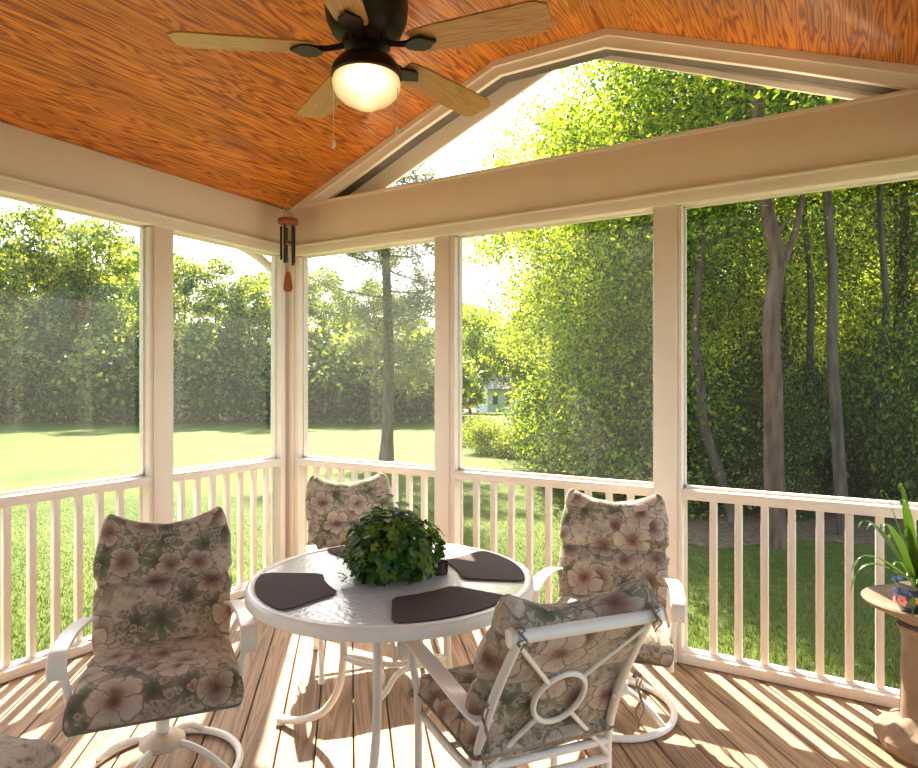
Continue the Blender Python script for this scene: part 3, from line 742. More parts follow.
    for i in range(4, 40):
        v = min(.999, max(.001, (.150-path[i].y)/.515)); rimp.append((wf2(v)*1.0+.002, path[i].y, path[i].z-.004))
    loop = [(x, y, z) for x, y, z in rimp] + [(-x, y, z) for x, y, z in reversed(rimp)]
    s.tube(loop, .0042, 8); s.build('piping', M['tie'], scu)
    # ties
    if ties:
        for (x, y, z, ln) in ((.235, .24, .62, .17), (-.235, .24, .62, .14), (.195, yt+.022, .86, .05), (-.195, yt+.022, .86, .06)):
            s = MB()
            for j, dx in enumerate((0, .016)):
                pts = [(x+dx*.5+.006*math.sin(k*1.3+j), y+.01+.006*math.cos(k*1.7+j), z-ln*(1 if j == 0 else .8)*k/6) for k in range(7)]
                s.strap(curve(pts, 3), .009, .003, Vector((.8, .6, 0)))
            s.tube([(x-.006, y, z), (x+.008, y-.004, z+.008), (x+.016, y, z)], .007, 8)
            s.build('tie', M['tie'], root)
    return root
chA = make_chair('floral cushioned white swivel chair at the left, in front of the left railing', True, 1)
chA.location = (1.305, -1.944, 0); chA.rotation_euler = (0, 0, math.radians(52.5))
chC = make_chair('floral cushioned white swivel chair right of the table, in front of the middle window post', True, 2)
chC.location = (2.590, -.640, 0); chC.rotation_euler = (0, 0, math.radians(13))
chD = make_chair('nearest floral chair, seen from behind with ring and cross back frame', False, 3)
chD.location = (2.648, -1.66, 0); chD.rotation_euler = (0, 0, math.radians(231.7))
chB = make_chair('floral cushioned white chair behind the table by the corner', False, 4)
chB.location = (1.255, -.735, 0); chB.rotation_euler = (0, 0, math.radians(52.2))
for c_ in (chA, chB, chC, chD): c_['group'] = 'floral patio chairs around the table'

# footstool whose cushion corner enters at the lower left
ot = empty('footstool'); tag(ot, 'floral cushioned footstool cut off at the lower left corner of the picture', 'footstool')
path = [Vector((0, .24 - .48*(i/29 - .85*math.sin(2*PI*i/29)/(2*PI)), .40)) for i in range(30)]
s, uv = cushion(path, lambda v: .25*(.93+.07*endround(v, .04, .48)), lambda v: .045*(.15+.85*endround(v, .05, .48)), 1, 44, None, 11, (), 3.3)
s.build('cushion', M['floral'], ot, 60, uv)
s = MB(); s.tube([(-.2,-.2,.345), (.2,-.2,.345), (.2,.2,.345), (-.2,.2,.345)], .012, 10, closed=True); s.build('frame', M['metal'], ot)
for sx in (-1, 1):
    for sy in (-1, 1):
        s = MB(); s.tube([(sx*.2, sy*.2, .345), (sx*.2, sy*.2, 0)], .012, 10); s.build('leg', M['metal'], ot)
oc = at(-92, 1.66, 0)
ot.location = (oc.x, oc.y, 0); ot.rotation_euler = (0, 0, math.radians(18))

# ------------------------------------------------------------------ leafy table plant
rs = np.random.RandomState(3)
def leafset(C_, N_, size, shape='quad', rs=rs, elong=1.0):
    """C_ centres (n,3), N_ normals (n,3), size (n,) -> verts, faces"""
    n = len(C_)
    N_ = N_/np.linalg.norm(N_, axis=1, keepdims=True)
    a = rs.normal(size=(n, 3)); a -= N_*(a*N_).sum(1, keepdims=True); a /= np.linalg.norm(a, axis=1, keepdims=True)
    b = np.cross(N_, a)
    if shape == 'quad': T = [(-1, 0, 0), (0, .6, .12), (1, 0, 0), (0, -.6, .12)]; FC = [(0, 1, 2, 3)]
    elif shape == 'fold': T = [(-1, 0, 0), (-.2, .55, .18), (.55, .36, .1), (1, 0, -.1), (.55, -.36, .1), (-.2, -.55, .18)]; FC = [(0, 1, 2, 3), (0, 3, 4, 5)]
    elif shape == 'needle': T = [(-1, -.08, 0), (1, -.05, 0), (1, .05, 0), (-1, .08, 0)]; FC = [(0, 1, 2, 3)]
    elif shape == 'scallop':
        T = [(0, 0, -.12)]
        for k in range(13):
            q = -2.75 + 5.5*k/12; r = 1.0 if k % 3 != 1 else .80
            T.append((r*math.cos(q), r*math.sin(q), .10*math.cos(3*q)))
        FC = [(0, k, k+1) for k in range(1, 13)]
    T = np.array(T, float); m = len(T)
    V = C_[:, None, :] + size[:, None, None]*(T[None, :, 0:1]*a[:, None, :]*elong + T[None, :, 1:2]*b[:, None, :] + T[None, :, 2:3]*N_[:, None, :])
    V = V.reshape(-1, 3)
    Fs = []
    for f in FC: Fs.append((np.arange(n)[:, None]*m + np.array(f)[None, :]))
    return V, Fs
def leafmesh(name, V, Fs, mat, parent=None, smooth=False):
    me = bpy.data.meshes.new(name)
    k = len(Fs[0][0]); F_ = np.concatenate(Fs, 0).astype(np.int32)
    me.vertices.add(len(V)); me.vertices.foreach_set('co', V.astype(np.float32).ravel())
    me.loops.add(F_.size); me.loops.foreach_set('vertex_index', F_.ravel())
    me.polygons.add(len(F_)); me.polygons.foreach_set('loop_start', np.arange(0, F_.size, k, dtype=np.int32))
    me.update(calc_edges=True); me.validate(); me.materials.append(mat)
    o = bpy.data.objects.new(name, me); COL.objects.link(o)
    if parent is not None: o.parent = parent
    return o
pl = empty('potted_plant', (TC.x, TC.y, TZ-.003)); tag(pl, 'bushy green scallop-leaved plant in a pale pot at the middle of the table', 'plant')
s = MB(); s.lathe([(0, 0), (.06, 0), (.064, .006), (.078, .09), (.085, .10), (.085, .112), (.076, .112), (.072, .098), (0, .096)], 32); pt = s.build('pot', M['pot_white'], pl)
s = MB(); s.lathe([(0, .094), (.073, .099), (0, .102)], 24); s.build('soil', M['soil'], pl)
n = 1500
u = rs.normal(size=(n, 3)); u /= np.linalg.norm(u, axis=1, keepdims=True)
rad = .62 + .42*rs.rand(n)**.6
lump = np.array([1 + .26*noise.noise(Vector(x)*2.6) for x in u])
Cn = u*rad[:, None]*lump[:, None]*np.array([.178, .178, .150]); Cn[:, 2] += .100
Cn *= (1 + .10*rs.normal(size=(n, 1))*(rs.rand(n, 1) < .25))
drop = np.clip(-u[:, 2], 0, 1); Cn[:, 2] = np.maximum(Cn[:, 2], .008 + .02*rs.rand(n))
keep = (np.hypot(Cn[:, 0], Cn[:, 1]) > .095) | (Cn[:, 2] > .125); Cn = Cn[keep]; u = u[keep]; n = len(Cn)
Nn = u + np.array([0, 0, .7]) + rs.normal(size=(n, 3))*.35
V, Fs = leafset(Cn, Nn, .012 + .011*rs.rand(n), 'scallop'); V[:, 2] = np.maximum(V[:, 2], .004)
leafmesh('foliage', V, Fs, M['leaf_pot'], pl)
s = MB()
for k in range(90):
    q = random.random()*2*PI; e = random.uniform(.1, 1.5); r = random.uniform(.11, .15)
    end = Vector((math.cos(q)*math.cos(e)*r, math.sin(q)*math.cos(e)*r, .12 + math.sin(e)*r*.8))
    mid = Vector((end.x*.5, end.y*.5, end.z*.5+.08)); s.tube([(random.uniform(-.03,.03), random.uniform(-.03,.03), .1), mid, end], .0016, 5)
s.build('stems', M['leaf_pot'], pl)
# trailing sprig lying on the glass to the left
n = 9; cc = np.array([tuple(at(352 - 1.6*i, 2.30 + .006*i, TZ+.012+.012*(i % 3)) - Vector(pl.location)) for i in range(n)])
V, Fs = leafset(cc, rs.normal(size=(n, 3))*.3+np.array([0,0,1.]), np.full(n, .011), 'scallop'); leafmesh('sprig', V, Fs, M['leaf_pot'], pl)

# ------------------------------------------------------------------ birdbath pedestal with plant
BB = Vector((3.756, -.335, 0))
bb = empty('birdbath', BB); tag(bb, 'tan concrete birdbath pedestal at the right edge on the deck', 'birdbath')
s = MB(); s.lathe([(0, .49), (.05, .49), (.075, .505), (.12, .53), (.19, .56), (.208, .572), (.212, .583), (.206, .59), (.19, .582), (.12, .556), (.05, .545), (0, .545)], 48); s.build('basin', M['concrete'], bb)
s = MB(); s.lathe([(0, .10), (.088, .10), (.082, .14), (.078, .3), (.076, .44), (.082, .47), (.095, .49), (.0, .495)], 12); s.build('column', M['concrete'], bb)
s = MB(); prof = [(0, 0), (.15, 0), (.165, .02), (.162, .05), (.14, .085), (.115, .11), (.09, .125), (0, .125)]
s.lathe(prof, 48)
nv = []
for v in s.v:
    p = Vector(v); k = 1 + .16*noise.noise(p*14) + .10*noise.noise(p*36)
    nv.append((p.x*k, p.y*k, max(0, p.z*(1 + .15*noise.noise(p*20)))))
s.v = nv; s.build('base', M['concrete'], bb, 25)
bp_ = empty('bromeliad_plant', BB + Vector((-.02, -.02, .546))); tag(bp_, 'strap-leaved plant with orange bract in a blue flowered pot on the birdbath', 'plant')
s = MB(); s.lathe([(0, 0), (.058, 0), (.065, .01), (.083, .05), (.086, .078), (.078, .10), (.085, .112), (.088, .12), (.080, .12), (.074, .105), (0, .10)], 36); pb = s.build('pot', M['pot_blue'], bp_)
s = MB()
for (qa, zz, rr) in ((math.radians(228), .055, .020), (math.radians(258), .068, .013), (math.radians(200), .045, .012)):
    c = Vector((math.cos(qa)*.0855, math.sin(qa)*.0855, zz))
    for k in range(6):
        a = 2*PI*k/6; tang = Vector((-math.sin(qa), math.cos(qa), 0)); o3 = c + tang*math.cos(a)*rr*.6 + Vector((0,0,1))*math.sin(a)*rr*.6
        s.lathe([(0, -.002), (rr*.45, -.001), (rr*.45, .001), (0, .002)], 10, Matrix.Translation(o3) @ Matrix.Rotation(qa, 4, 'Z') @ Matrix.Rotation(PI/2, 4, 'Y'))
s.build('painted_flower', M['pink'], pb)
s = MB(); s.lathe([(0, .10), (.075, .105), (0, .108)], 24); s.build('soil', M['soil'], bp_)
def strap_leaf(s, base, az, length, rise, droop, w):
    pts = []; k = 14
    for i in range(k+1):
        t = i/k; r = length*(math.sin(t*1.35)/math.sin(1.35))
        pts.append(base + Vector((math.cos(az)*r, math.sin(az)*r, rise*math.sin(t*PI*.62) - droop*t**2.6)))
    sd = Vector((-math.sin(az), math.cos(az), 0)); vs = []; fs = []
    for i, p in enumerate(pts):
        t = i/k; ww = w*math.sin(min(1, (t+.12)*1.15)*PI)**.6 if t < .85 else w*(1-t)/.15*.62+.0005
        vs += [p - sd*ww, p - Vector((0, 0, ww*.35)), p + sd*ww]
    for i in range(k):
        fs += [(3*i, 3*i+1, 3*i+4, 3*i+3), (3*i+1, 3*i+2, 3*i+5, 3*i+4)]
    s.add(vs, fs)
for i, (da, ln, ri, dr, w) in enumerate(((188, .28, .16, .09, .014), (176, .25, .13, .17, .013), (200, .20, .27, .03, .016), (215, .15, .35, .0, .018), (150, .12, .36, .0, .018), (190, .08, .40, .0, .016), (230, .22, .10, .16, .014), (250, .17, .22, .08, .015), (120, .22, .24, .05, .016), (80, .25, .2, .1, .015), (30, .26, .2, .1, .015), (-10, .24, .28, .05, .016), (-50, .26, .16, .12, .015), (-90, .2, .3, .03, .016), (200, .15, .14, .10, .013), (165, .17, .24, .02, .015), (140, .1, .30, .02, .016), (210, .11, .25, .02, .015))):
    q = math.radians(da) + YAW
    s = MB(); strap_leaf(s, Vector((.01*math.cos(q), .01*math.sin(q), .11)), q, ln, ri, dr, w); s.build('leaf', M['leaf_brom'], bp_, 60)
s = MB()
for k in range(7):
    q = math.radians(150+k*30) + YAW; strap_leaf(s, Vector((0, 0, .15)), q, .05, .08+.01*k, 0, .010)
s.build('bract', M['orange'], bp_, 60)

# ------------------------------------------------------------------ outdoors
gm = bmesh.new()
def gz(x, y):
    v = Vector((x, y, 0)) - Vector((CAM.x, CAM.y, 0)); dpt = v.dot(FWD)
    return GZ - 0.0 - (max(0, dpt-36)**1.3)*.012
NX = 90; grid = {}
vsx = [-75 + 150*i/NX for i in range(NX+1)]; vsy = [-25 + 130*j/NX for j in range(NX+1)]
for j, y in enumerate(vsy):
    for i, x in enumerate(vsx): grid[i, j] = gm.verts.new((x, y, gz(x, y)))
for j in range(NX):
    for i in range(NX): gm.faces.new((grid[i, j], grid[i+1, j], grid[i+1, j+1], grid[i, j+1]))
me = bpy.data.meshes.new('lawn'); gm.to_mesh(me); gm.free(); me.materials.append(M['lawn'])
go = bpy.data.objects.new('ground', me); COL.objects.link(go); tag(go, 'mown green lawn stretching to the trees', kind='structure')
# woodland floor litter
poly_pts = [at(640, 8.6), at(720, 7.9), at(800, 8.4), at(920, 8.0), at(1150, 8), at(1300, 22), at(620, 34), at(560, 20), at(590, 13)]
s = MB(); s.prism([(p.x, p.y) for p in poly_pts], GZ-.02, GZ+.012); lt = s.build('woodland_floor', M['litter']); tag(lt, 'brown leaf litter under the woods', kind='structure')

def crown_pts(rs, n, cr, h0, h1, clusters, cl_r, shape='round', flat=.75):
    """cluster centres inside a crown of radius cr between h0..h1"""
    cs = []
    while len(cs) < clusters:
        p = rs.uniform(-1, 1, 3)
        r = np.linalg.norm(p)
        if shape == 'round' and (r > 1 or r < .35): continue
        if shape == 'column' and (np.hypot(p[0], p[1]) > 1): continue
        if shape == 'cone' and np.hypot(p[0], p[1]) > (1-(p[2]+1)/2*.75): continue
        cs.append(p)
    cs = np.array(cs)*np.array([cr, cr, (h1-h0)/2]) + np.array([0, 0, (h0+h1)/2])
    idx = rs.randint(0, clusters, n)
    C_ = cs[idx] + rs.normal(size=(n, 3))*cl_r*np.array([1, 1, flat])
    N_ = rs.normal(size=(n, 3))*1.0 + np.array([0, 0, .35]) + (C_-cs[idx])/cl_r*.25
    return cs, C_, N_
def trunk_mesh(rs, h, r0, lean=(0, 0), branches=(), wob=.06, fork=None, lower=0):
    s = MB(); pts = []; k = 14
    for i in range(k+1):
        t = i/k; pts.append(Vector((lean[0]*t*h + wob*math.sin(t*7+rs.rand())*t, lean[1]*t*h + wob*math.cos(t*6+rs.rand())*t, -.1 + t*(h+.1))))
    s.tube(pts, [r0*(1.25 if i == 0 else 1)*(1-.75*i/k) for i in range(k+1)], 12)
    for c in branches:
        c = Vector(c); t = min(.92, max(.25, (c.z*.72)/h)); i = int(t*k); p = pts[i]
        mid = (p+c)/2 + Vector((0, 0, -.08*(c-p).length))
        s.tube(curve([p, mid, c], 5), [r0*.30*(1-.7*j/10) for j in range(11)], 6)
    return s, pts
TREES = {}
def tree_proto(key, seed, h, cr, h0, nleaf, size, mat, barkm, r0, clusters=40, cl_r=.5, shape='round', leafshape='quad', lean=(0,0), nb=14, flat=.75):
    rs = np.random.RandomState(seed)
    cs, C_, N_ = crown_pts(rs, nleaf, cr, h0, h, clusters, cl_r, shape, flat)
    C_[:, 0] += lean[0]*C_[:, 2]; C_[:, 1] += lean[1]*C_[:, 2]; cs[:, 0] += lean[0]*cs[:, 2]; cs[:, 1] += lean[1]*cs[:, 2]
    C_[:, 2] = np.maximum(C_[:, 2], .05)
    V, Fs = leafset(C_, N_, size*(.6+.8*rs.rand(nleaf)), leafshape, rs)
    s, pts = trunk_mesh(rs, h*.9, r0, lean, [tuple(c) for c in cs[:nb]])
    root = empty('tree'); 
    tr = s.build('trunk', barkm, root); fo = leafmesh('foliage', V, Fs, mat, root)
    root.hide_render = False
    TREES[key] = (root, [False]); return root
def place(key, px, d, label, group=None, sc=1.0, rot=None, cat='tree', name=None, sz=None, zoff=0, loc=None):
    root, used = TREES[key]
    if used[0]: o = copy_tree(root)
    else: o = root; used[0] = True
    p = at(px, d) if loc is None else Vector(loc)
    o.location = (p.x, p.y, gz(p.x, p.y) + zoff)
    o.rotation_euler = (0, 0, random.random()*6.28 if rot is None else rot)
    o.scale = (sc, sc, sc*(sz or 1))
    if name: o.name = name
    for k_ in ('group', 'label', 'category'):
        if k_ in o: del o[k_]
    tag(o, label, cat, group); return o
LN, LF, LY, LS = M['leaf_near'], M['leaf_far'], M['leaf_yellow'], M['leaf_shrub']
tree_proto('far_a', 11, 11, 2.9, 1.5, 11000, .105, LF, M['bark'], .10, 60, .36)
tree_proto('far_b', 12, 12, 2.4, 1.0, 10500, .105, LF, M['bark'], .10, 55, .34)
tree_proto('far_y', 13, 10, 2.6, 1.5, 10000, .10, LY, M['bark'], .10, 50, .34)
tree_proto('under', 14, 4.5, 2.6, .2, 9000, .15, LF, M['bark'], .08, 45, .55)
# far tree line, from beyond the left edge to the far side of the field
rr = random.Random(5)
LBL = {'L1': 'broadleaf tree in the far tree line seen through the left-edge window', 'L2': 'broadleaf tree in the far tree line seen left of the corner',
       'R1': 'broadleaf tree in the far tree line seen behind the pine trunk', 'X': 'broadleaf tree of the far tree line out of frame at the left'}
def seg(px): return 'X' if px < -20 else ('L1' if px < 150 else ('L2' if px < 280 else 'R1'))
tops = lambda px: np.interp(px, [-300, -20, 0, 60, 110, 135, 175, 200, 240, 270, 300, 340, 380, 470], [215, 210, 208, 212, 236, 268, 256, 276, 282, 270, 275, 285, 288, 305])
px = -330
while px < 445:
    d_ = rr.uniform(34, 38); key = rr.choice(['far_a', 'far_b', 'far_y', 'far_a'])
    H_ = {'far_a': 11, 'far_b': 12, 'far_y': 10}[key]
    want = (382 - tops(px) + rr.uniform(-14, 14))*d_/F + 2.05
    sg = seg(px)
    place(key, px, d_, LBL[sg], 'far tree line, ' + sg, want/H_*1.0, sz=1.05); px += rr.uniform(28, 44)
px = -320
while px < 480:
    d_ = rr.uniform(40, 46); key = rr.choice(['far_a', 'far_b'])
    H_ = {'far_a': 11, 'far_b': 12}[key]
    want = (382 - tops(px) - 2 + rr.uniform(-12, 6))*d_/F + 2.6
    sg = seg(px); place(key, px, d_, LBL[sg].replace('in the far', 'at the back of the far').replace('of the far tree line out', 'at the back of the far tree line, out'), 'rear of far tree line, ' + sg, want/H_); px += rr.uniform(46, 70)
px = -320
while px < 432:
    sg = seg(px); place('under', px, rr.uniform(33.2, 34.5), LBL[sg].replace('broadleaf tree in the far', 'thicket below far').replace('broadleaf tree of the far', 'thicket below the far'), 'thickets under far tree line, ' + sg, rr.uniform(.75, 1.0), cat='shrub', name='thicket'); px += rr.uniform(26, 36)
# the pine
def pine():
    rs = np.random.RandomState(21); root = empty('pine_tree')
    H_ = 11.0; s = MB(); pts = []
    for i in range(17):
        t = i/16; pts.append(Vector((.12*math.sin(t*5), .1*math.cos(t*4), -.1+t*(H_+.1))))
    s.tube(pts, [.17*(1.3 if i == 0 else 1)*(1-.72*i/16) for i in range(17)], 14)
    tips = []
    for k in range(46):
        z = 2.0 + (H_-2.4)*(k/46); t = z/H_; p = pts[min(16, int(t*16))]
        az = k*2.4 + rs.rand(); ln = (2.5*(1-t)**.6+.4)*rs.uniform(.6, 1.15) * (.55 if z < 2.8 else 1)
        base = Vector((p.x, p.y, z)); end = base + Vector((math.cos(az)*ln, math.sin(az)*ln, rs.uniform(-.15, .45)*ln))
        mid = (base+end)/2 + Vector((0, 0, -.06*ln)); c = curve([base, mid, end], 5)
        s.tube(c, [.028*(1-.8*j/10) for j in range(11)], 6)
        if z > 2.6 or rs.rand() < .3:
            for j in range(3, 11):
                for _ in range(2): tips.append(np.array(c[j]) + rs.normal(size=3)*.16)
    s.build('trunk', M['bark_pine'], root)
    tips = np.array(tips); n = 42000; idx = rs.randint(0, len(tips), n); off = rs.normal(size=(n, 3)); 
    C_ = tips[idx] + off*.13; V, Fs = leafset(C_, rs.normal(size=(n, 3)), .10*(.6+.6*rs.rand(n)), 'needle', rs)
    leafmesh('needles', V, Fs, M['needle'], root); return root
pn = pine(); p = at(384, 17.0); pn.location = (p.x, p.y, GZ); tag(pn, 'tall slender pine standing alone on the lawn beyond the far window by the corner', 'tree')
# distant small house
hp = at(501, 60); hz = gz(hp.x, hp.y) + .1
hs = empty('distant_house', (hp.x, hp.y, hz), YAW + .35); hs.scale = (.62, .62, .62); tag(hs, 'small pale house with grey roof in the distance beyond the middle window', 'house')
s = MB(); s.box((-3.2, -2.5, 0), (3.2, 2.5, 3.3)); s.prism([(-2.5, 3.3), (2.5, 3.3), (0, 5.0)], -3.2, 3.2, Matrix.Rotation(PI/2, 4, 'Z') @ Matrix.Rotation(PI/2, 4, 'X')); s.build('wall', M['house_white'], hs)
s = MB(); s.prism([(-2.9, 3.15), (0, 5.1), (2.9, 3.15), (2.9, 3.35), (0, 5.35), (-2.9, 3.35)], -3.4, 3.4, Matrix.Rotation(PI/2, 4, 'Z') @ Matrix.Rotation(PI/2, 4, 'X')); s.build('roof', M['house_roof'], hs)
for x in (-2, 0, 2):
    s = MB(); s.box((x-.35, -2.56, 1.1), (x+.35, -2.5, 2.4)); s.build('window', M['glass_dark'], hs)
# pale distant trees behind the house
tree_proto('mid_y', 31, 9.0, 2.6, .8, 11000, .13, LY, M['bark'], .12, 60, .42, leafshape='fold')
for (px, d_, sc) in ((470, 50, .95), (527, 50, .9), (462, 66, 1.25), (478, 72, 1.3), (516, 70, 1.1), (533, 66, 1.2), (499, 82, 1.1), (560, 60, 1.2), (595, 52, 1.2)):
    place('mid_y' if px != 486 else 'far_b', px, d_, 'hazy pale tree beyond the small distant house', 'trees around the distant house', sc)
# rounded lawn bushes
tree_proto('bush', 32, 1.5, 1.1, .05, 6000, .05, LF, M['bark'], .03, 30, .26, leafshape='fold')
for (px, d_, sc, lb) in ((489, 18.6, .55, 'left-hand rounded yellow-green bush on the lawn'), (513, 17.8, .5, 'rounded yellow-green bush beside the big leafy tree'), (476, 21, .55, 'farthest yellow-green bush on the lawn')):
    place('bush', px, d_, lb, 'bushes on the lawn', sc, cat='bush', name='bush')

# big leafy trees of the middle bay, foliage down to the ground on their right
tree_proto('near_a', 41, 8.2, 2.1, 1.4, 30000, .036, LN, M['bark'], .07, 110, .30, leafshape='fold')
tree_proto('near_b', 42, 9.0, 2.1, 3.2, 17000, .036, LN, M['bark_red'], .08, 90, .30, leafshape='fold')
tree_proto('near_y', 43, 8.0, 2.0, 1.8, 26000, .036, LY, M['bark'], .07, 90, .30, leafshape='fold')
tree_proto('shrub', 44, 2.4, 1.1, .05, 18000, .040, LN, M['bark'], .03, 40, .3, leafshape='fold')
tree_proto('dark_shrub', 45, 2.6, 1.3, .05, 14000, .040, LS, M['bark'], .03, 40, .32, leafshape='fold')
NB = [('near_y', 586, 14.0, 1.0, 'tall yellow-green tree at the left of the leafy group beyond the middle window'),
      ('near_y', 618, 12.2, 1.0, 'dense green tree in the middle of the leafy group beyond the middle window'),
      ('near_a', 660, 11.0, .95, 'dense green tree hidden partly by the post between middle and right windows'),
      ('near_y', 640, 17.0, 1.15, 'tall yellow-green tree behind the dense green trees of the middle window'),
      ('near_b', 600, 19.0, 1.2, 'tall tree at the back of the leafy group beyond the middle window')]
for k, px, d_, sc, lb in NB: place(k, px, d_, lb, None, sc)
for (px, d_, sc) in ((560, 15, .9), (583, 13.6, 1.0), (606, 12.2, 1.0), (632, 11.2, 1.0), (655, 10.6, 1.0)):
    place('shrub', px, d_, 'leafy green shrub at the foot of the trees beyond the middle window', 'shrubs beyond the middle window', sc, cat='shrub', name='shrub')
# woods beyond the right window
def leantree(name, px, d_, r0, H_, pts_px, label, barkm, limbs=()):
    """trunk following measured bends (pixel x, pixel y) at distance d_"""
    root = empty('woodland_tree', at(px, d_)); base = Vector(root.location)
    s = MB(); P = [at(x, d_, 1.45 + (382-y)*d_/F) - base for x, y in pts_px]; P[0].z = -.1
    c = curve(P, 5); k = len(c)
    s.tube(c, [r0*(1.15 if i == 0 else 1)*(1-.55*i/k) for i in range(k)], 14)
    for lp, lr in limbs:
        Q = curve([at(x, d_+dd, 1.45 + (382-y)*d_/F) - base for x, y, dd in lp], 5); s.tube(Q, [lr*(1-.6*i/len(Q)) for i in range(len(Q))], 10)
    s.build('trunk', barkm, root)
    rs = np.random.RandomState(int(px)); n = 15000; top = c[-1]
    cs = np.array([tuple(top + Vector((rs.uniform(-1.7, 1.7), rs.uniform(-1.5, 1.7), rs.uniform(-1.2, 3.0)))) for _ in range(34)])
    idx = rs.randint(0, 34, n); C_ = cs[idx] + rs.normal(size=(n, 3))*.36
    V, Fs = leafset(C_, rs.normal(size=(n, 3))*.8+np.array([0, 0, .8]), .037*(.6+.8*rs.rand(n)), 'fold', rs); leafmesh('foliage', V, Fs, LN, root)
    tag(root, label, 'tree'); return root
leantree('t', 776, 8.0, .125, 8, [(776, 548), (774, 470), (773, 380), (771, 320), (777, 262), (768, 215), (762, 180), (758, 120), (752, 60)], 'thickest reddish forked trunk in the woods, beyond the right window', M['bark_red'],
         [(((776, 282, 0), (786, 255, .1), (796, 225, .2), (803, 190, .3), (812, 120, .5)), .055), (((773, 240, 0), (783, 228, -.1), (790, 222, -.2)), .03)])
leantree('t', 843, 8.6, .085, 8, [(845, 536), (840, 480), (836, 410), (832, 350), (833, 280), (828, 210), (824, 120), (820, 60)], 'slim pale leaning trunk right of the thick forked trunk', M['bark'])
leantree('t', 812, 11.5, .075, 8, [(811, 500), (811, 430), (810, 350), (811, 290), (805, 220), (803, 120)], 'thin dark straight trunk between the two pale trunks', M['bark'])
leantree('t', 722, 9.5, .085, 7, [(735, 522), (718, 470), (704, 425), (700, 380), (695, 330), (703, 240), (712, 150)], 'leaning crooked trunk at the left of the right window', M['bark'])
leantree('t', 876, 10.5, .08, 7, [(871, 515), (876, 460), (874, 400), (883, 350), (886, 300), (880, 200), (884, 110)], 'crooked slim trunk near the right edge of the woods', M['bark'])
leantree('t', 901, 12.5, .14, 7, [(898, 495), (897, 430), (899, 360), (903, 280), (905, 180)], 'dark wide trunk at the right edge of the woods', M['bark'])
WD = [('near_b', 700, 12.5, 1.0), ('near_y', 742, 15.5, 1.05), ('near_b', 785, 13.5, 1.0), ('near_y', 850, 16.0, 1.0), ('near_b', 895, 13.5, 1.0), ('near_b', 940, 12, 1.0),
      ('near_y', 715, 21, 1.2), ('near_y', 800, 22, 1.2), ('near_a', 875, 23, 1.2), ('near_y', 960, 17, 1.1), ('near_b', 1020, 12, 1.1), ('near_a', 1060, 15, 1.2), ('near_y', 760, 30, 1.3), ('near_y', 850, 31, 1.3), ('near_y', 930, 29, 1.3)]
for k, px, d_, sc in WD:
    g_ = 'front' if d_ < 17 else 'rear'
    side = 'out of frame at the right' if px > 925 else 'beyond the right window'
    place(k, px, d_, ('leafy tree among the front woods ' if g_ == 'front' else 'leafy tree deep in the woods ') + side, g_ + ' woods ' + side, sc)
rr = random.Random(9)
px = 690
for i in range(26):
    px = 684 + (i % 13)*26 + rr.uniform(-8, 8); d_ = (10.0 if i < 13 else 15.0) + rr.uniform(-.8, 2.0)
    lb = 'dark understory shrub in the front of the woods' if i < 13 else 'dark understory shrub deep in the woods'
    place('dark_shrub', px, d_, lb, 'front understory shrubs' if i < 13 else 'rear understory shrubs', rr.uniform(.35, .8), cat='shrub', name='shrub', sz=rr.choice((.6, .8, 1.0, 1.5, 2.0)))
for i in range(10):
    px = 690 + i*38; place('under', px, rr.uniform(30, 34), 'green thicket closing the back of the woods', 'thickets behind the woods', 1.3, cat='shrub', name='thicket')
# overhanging branch foliage nearer the porch seen in the gable
tree_proto('tall', 51, 12.5, 2.9, 5.5, 24000, .036, LY, M['bark'], .12, 120, .30, leafshape='fold')
place('tall', 655, 14.5, 'tallest leafy tree, its crown filling the gable opening', None, 1.0)
place('near_y', 556, 21, 'tall yellow-green tree whose crown shows at the left of the gable opening', None, 1.4)

# lawn blades near the deck (uncountable)
n = 90000
rs = np.random.RandomState(77)
dd = 4.2 + 11*rs.rand(n)**1.4; pxs = rs.uniform(-60, 980, n)
la = (pxs-459)/F*dd
wx = CAM.x + FWD.x*dd + RGT.x*la; wy = CAM.y + FWD.y*dd + RGT.y*la
ok = (wy > .25) | (wx < -.25); wx = wx[ok]; wy = wy[ok]; n = len(wx)
fade = np.clip(1.35-((wx-CAM.x)*FWD.x+(wy-CAM.y)*FWD.y)/11.5, .06, 1); h = (.035 + .03*rs.rand(n))*fade; az = rs.rand(n)*6.28; lx = rs.normal(size=n)*.018; ly = rs.normal(size=n)*.018; w = .004+.003*rs.rand(n)
V = np.zeros((n, 3, 3)); z0 = GZ - .005
V[:, 0] = np.stack([wx-w*np.cos(az), wy-w*np.sin(az), np.full(n, z0)], 1); V[:, 1] = np.stack([wx+w*np.cos(az), wy+w*np.sin(az), np.full(n, z0)], 1); V[:, 2] = np.stack([wx+lx, wy+ly, z0+h], 1)
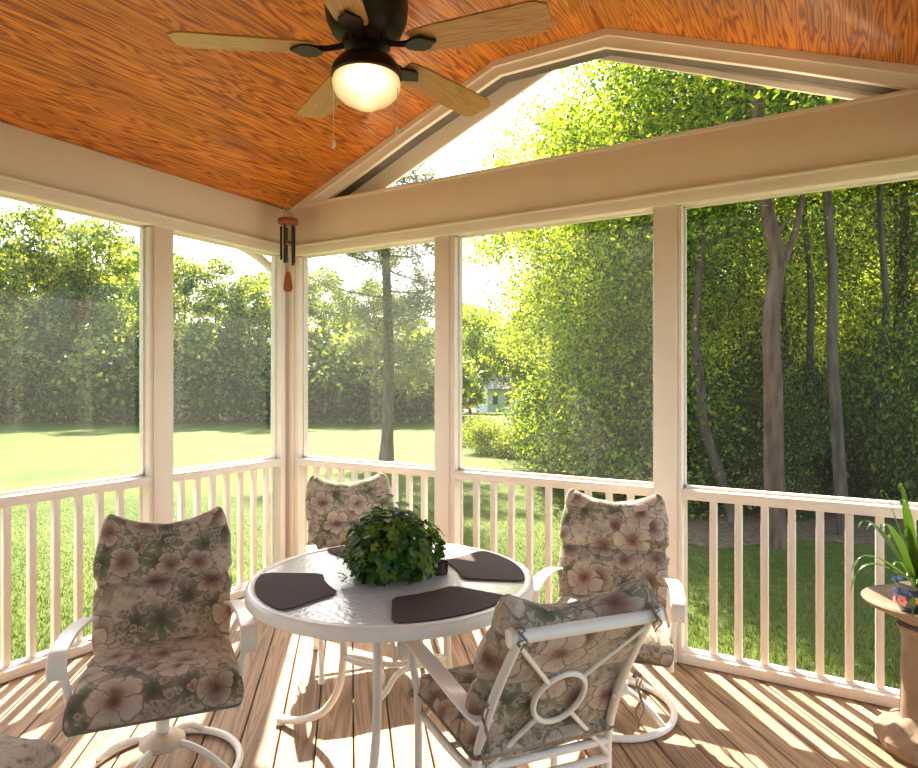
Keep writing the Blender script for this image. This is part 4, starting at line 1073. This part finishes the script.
gr = leafmesh('grass', V.reshape(-1, 3), [np.arange(3*n).reshape(-1, 3)], M['blade_grass']); tag(gr, 'short grass blades of the lawn near the porch', 'grass', kind='stuff')

# remove prototypes never placed
for k_, (root, used) in TREES.items():
    if not used[0]:
        for ch in list(root.children): bpy.data.objects.remove(ch)
        bpy.data.objects.remove(root)

# ------------------------------------------------------------------ light
SUN_AZ = math.radians(129.0); SUN_EL = math.radians(44.9)
sd = Vector((math.cos(SUN_AZ)*math.cos(SUN_EL), math.sin(SUN_AZ)*math.cos(SUN_EL), math.sin(SUN_EL)))
sl = bpy.data.lights.new('sun', 'SUN'); sl.energy = 13.0; sl.angle = math.radians(.6); sl.color = (1, .91, .77)
so = bpy.data.objects.new('sun', sl); COL.objects.link(so); so.rotation_euler = sd.to_track_quat('Z', 'Y').to_euler(); so.location = (0, 10, 12)
w = bpy.data.worlds.new('World'); SC.world = w; w.use_nodes = True; nt = w.node_tree; nt.nodes.clear()
wo = N(nt, 'ShaderNodeOutputWorld'); bg = N(nt, 'ShaderNodeBackground'); sk = N(nt, 'ShaderNodeTexSky', sky_type='NISHITA')
sk.sun_disc = False; sk.sun_elevation = SUN_EL; sk.sun_rotation = math.radians(90) - SUN_AZ; sk.air_density = 1.0; sk.dust_density = 2.5; sk.ozone_density = 1.0
L(nt, sk.outputs[0], bg.inputs[0]); bg.inputs[1].default_value = .35; L(nt, bg.outputs[0], wo.inputs[0])

# ------------------------------------------------------------------ camera
cd_ = bpy.data.cameras.new('camera'); co = bpy.data.objects.new('camera', cd_); COL.objects.link(co)
cd_.sensor_width = 36; cd_.sensor_fit = 'HORIZONTAL'; cd_.lens = F/918*36; cd_.shift_y = -2/918; cd_.clip_start = .05; cd_.clip_end = 400
co.location = CAM; co.rotation_euler = (PI/2, 0, YAW)
SC.camera = co
SC.view_settings.view_transform = 'Standard'; SC.view_settings.look = 'None'; SC.view_settings.gamma = 1; SC.view_settings.use_curve_mapping = False
SC.view_settings.exposure = 0.86
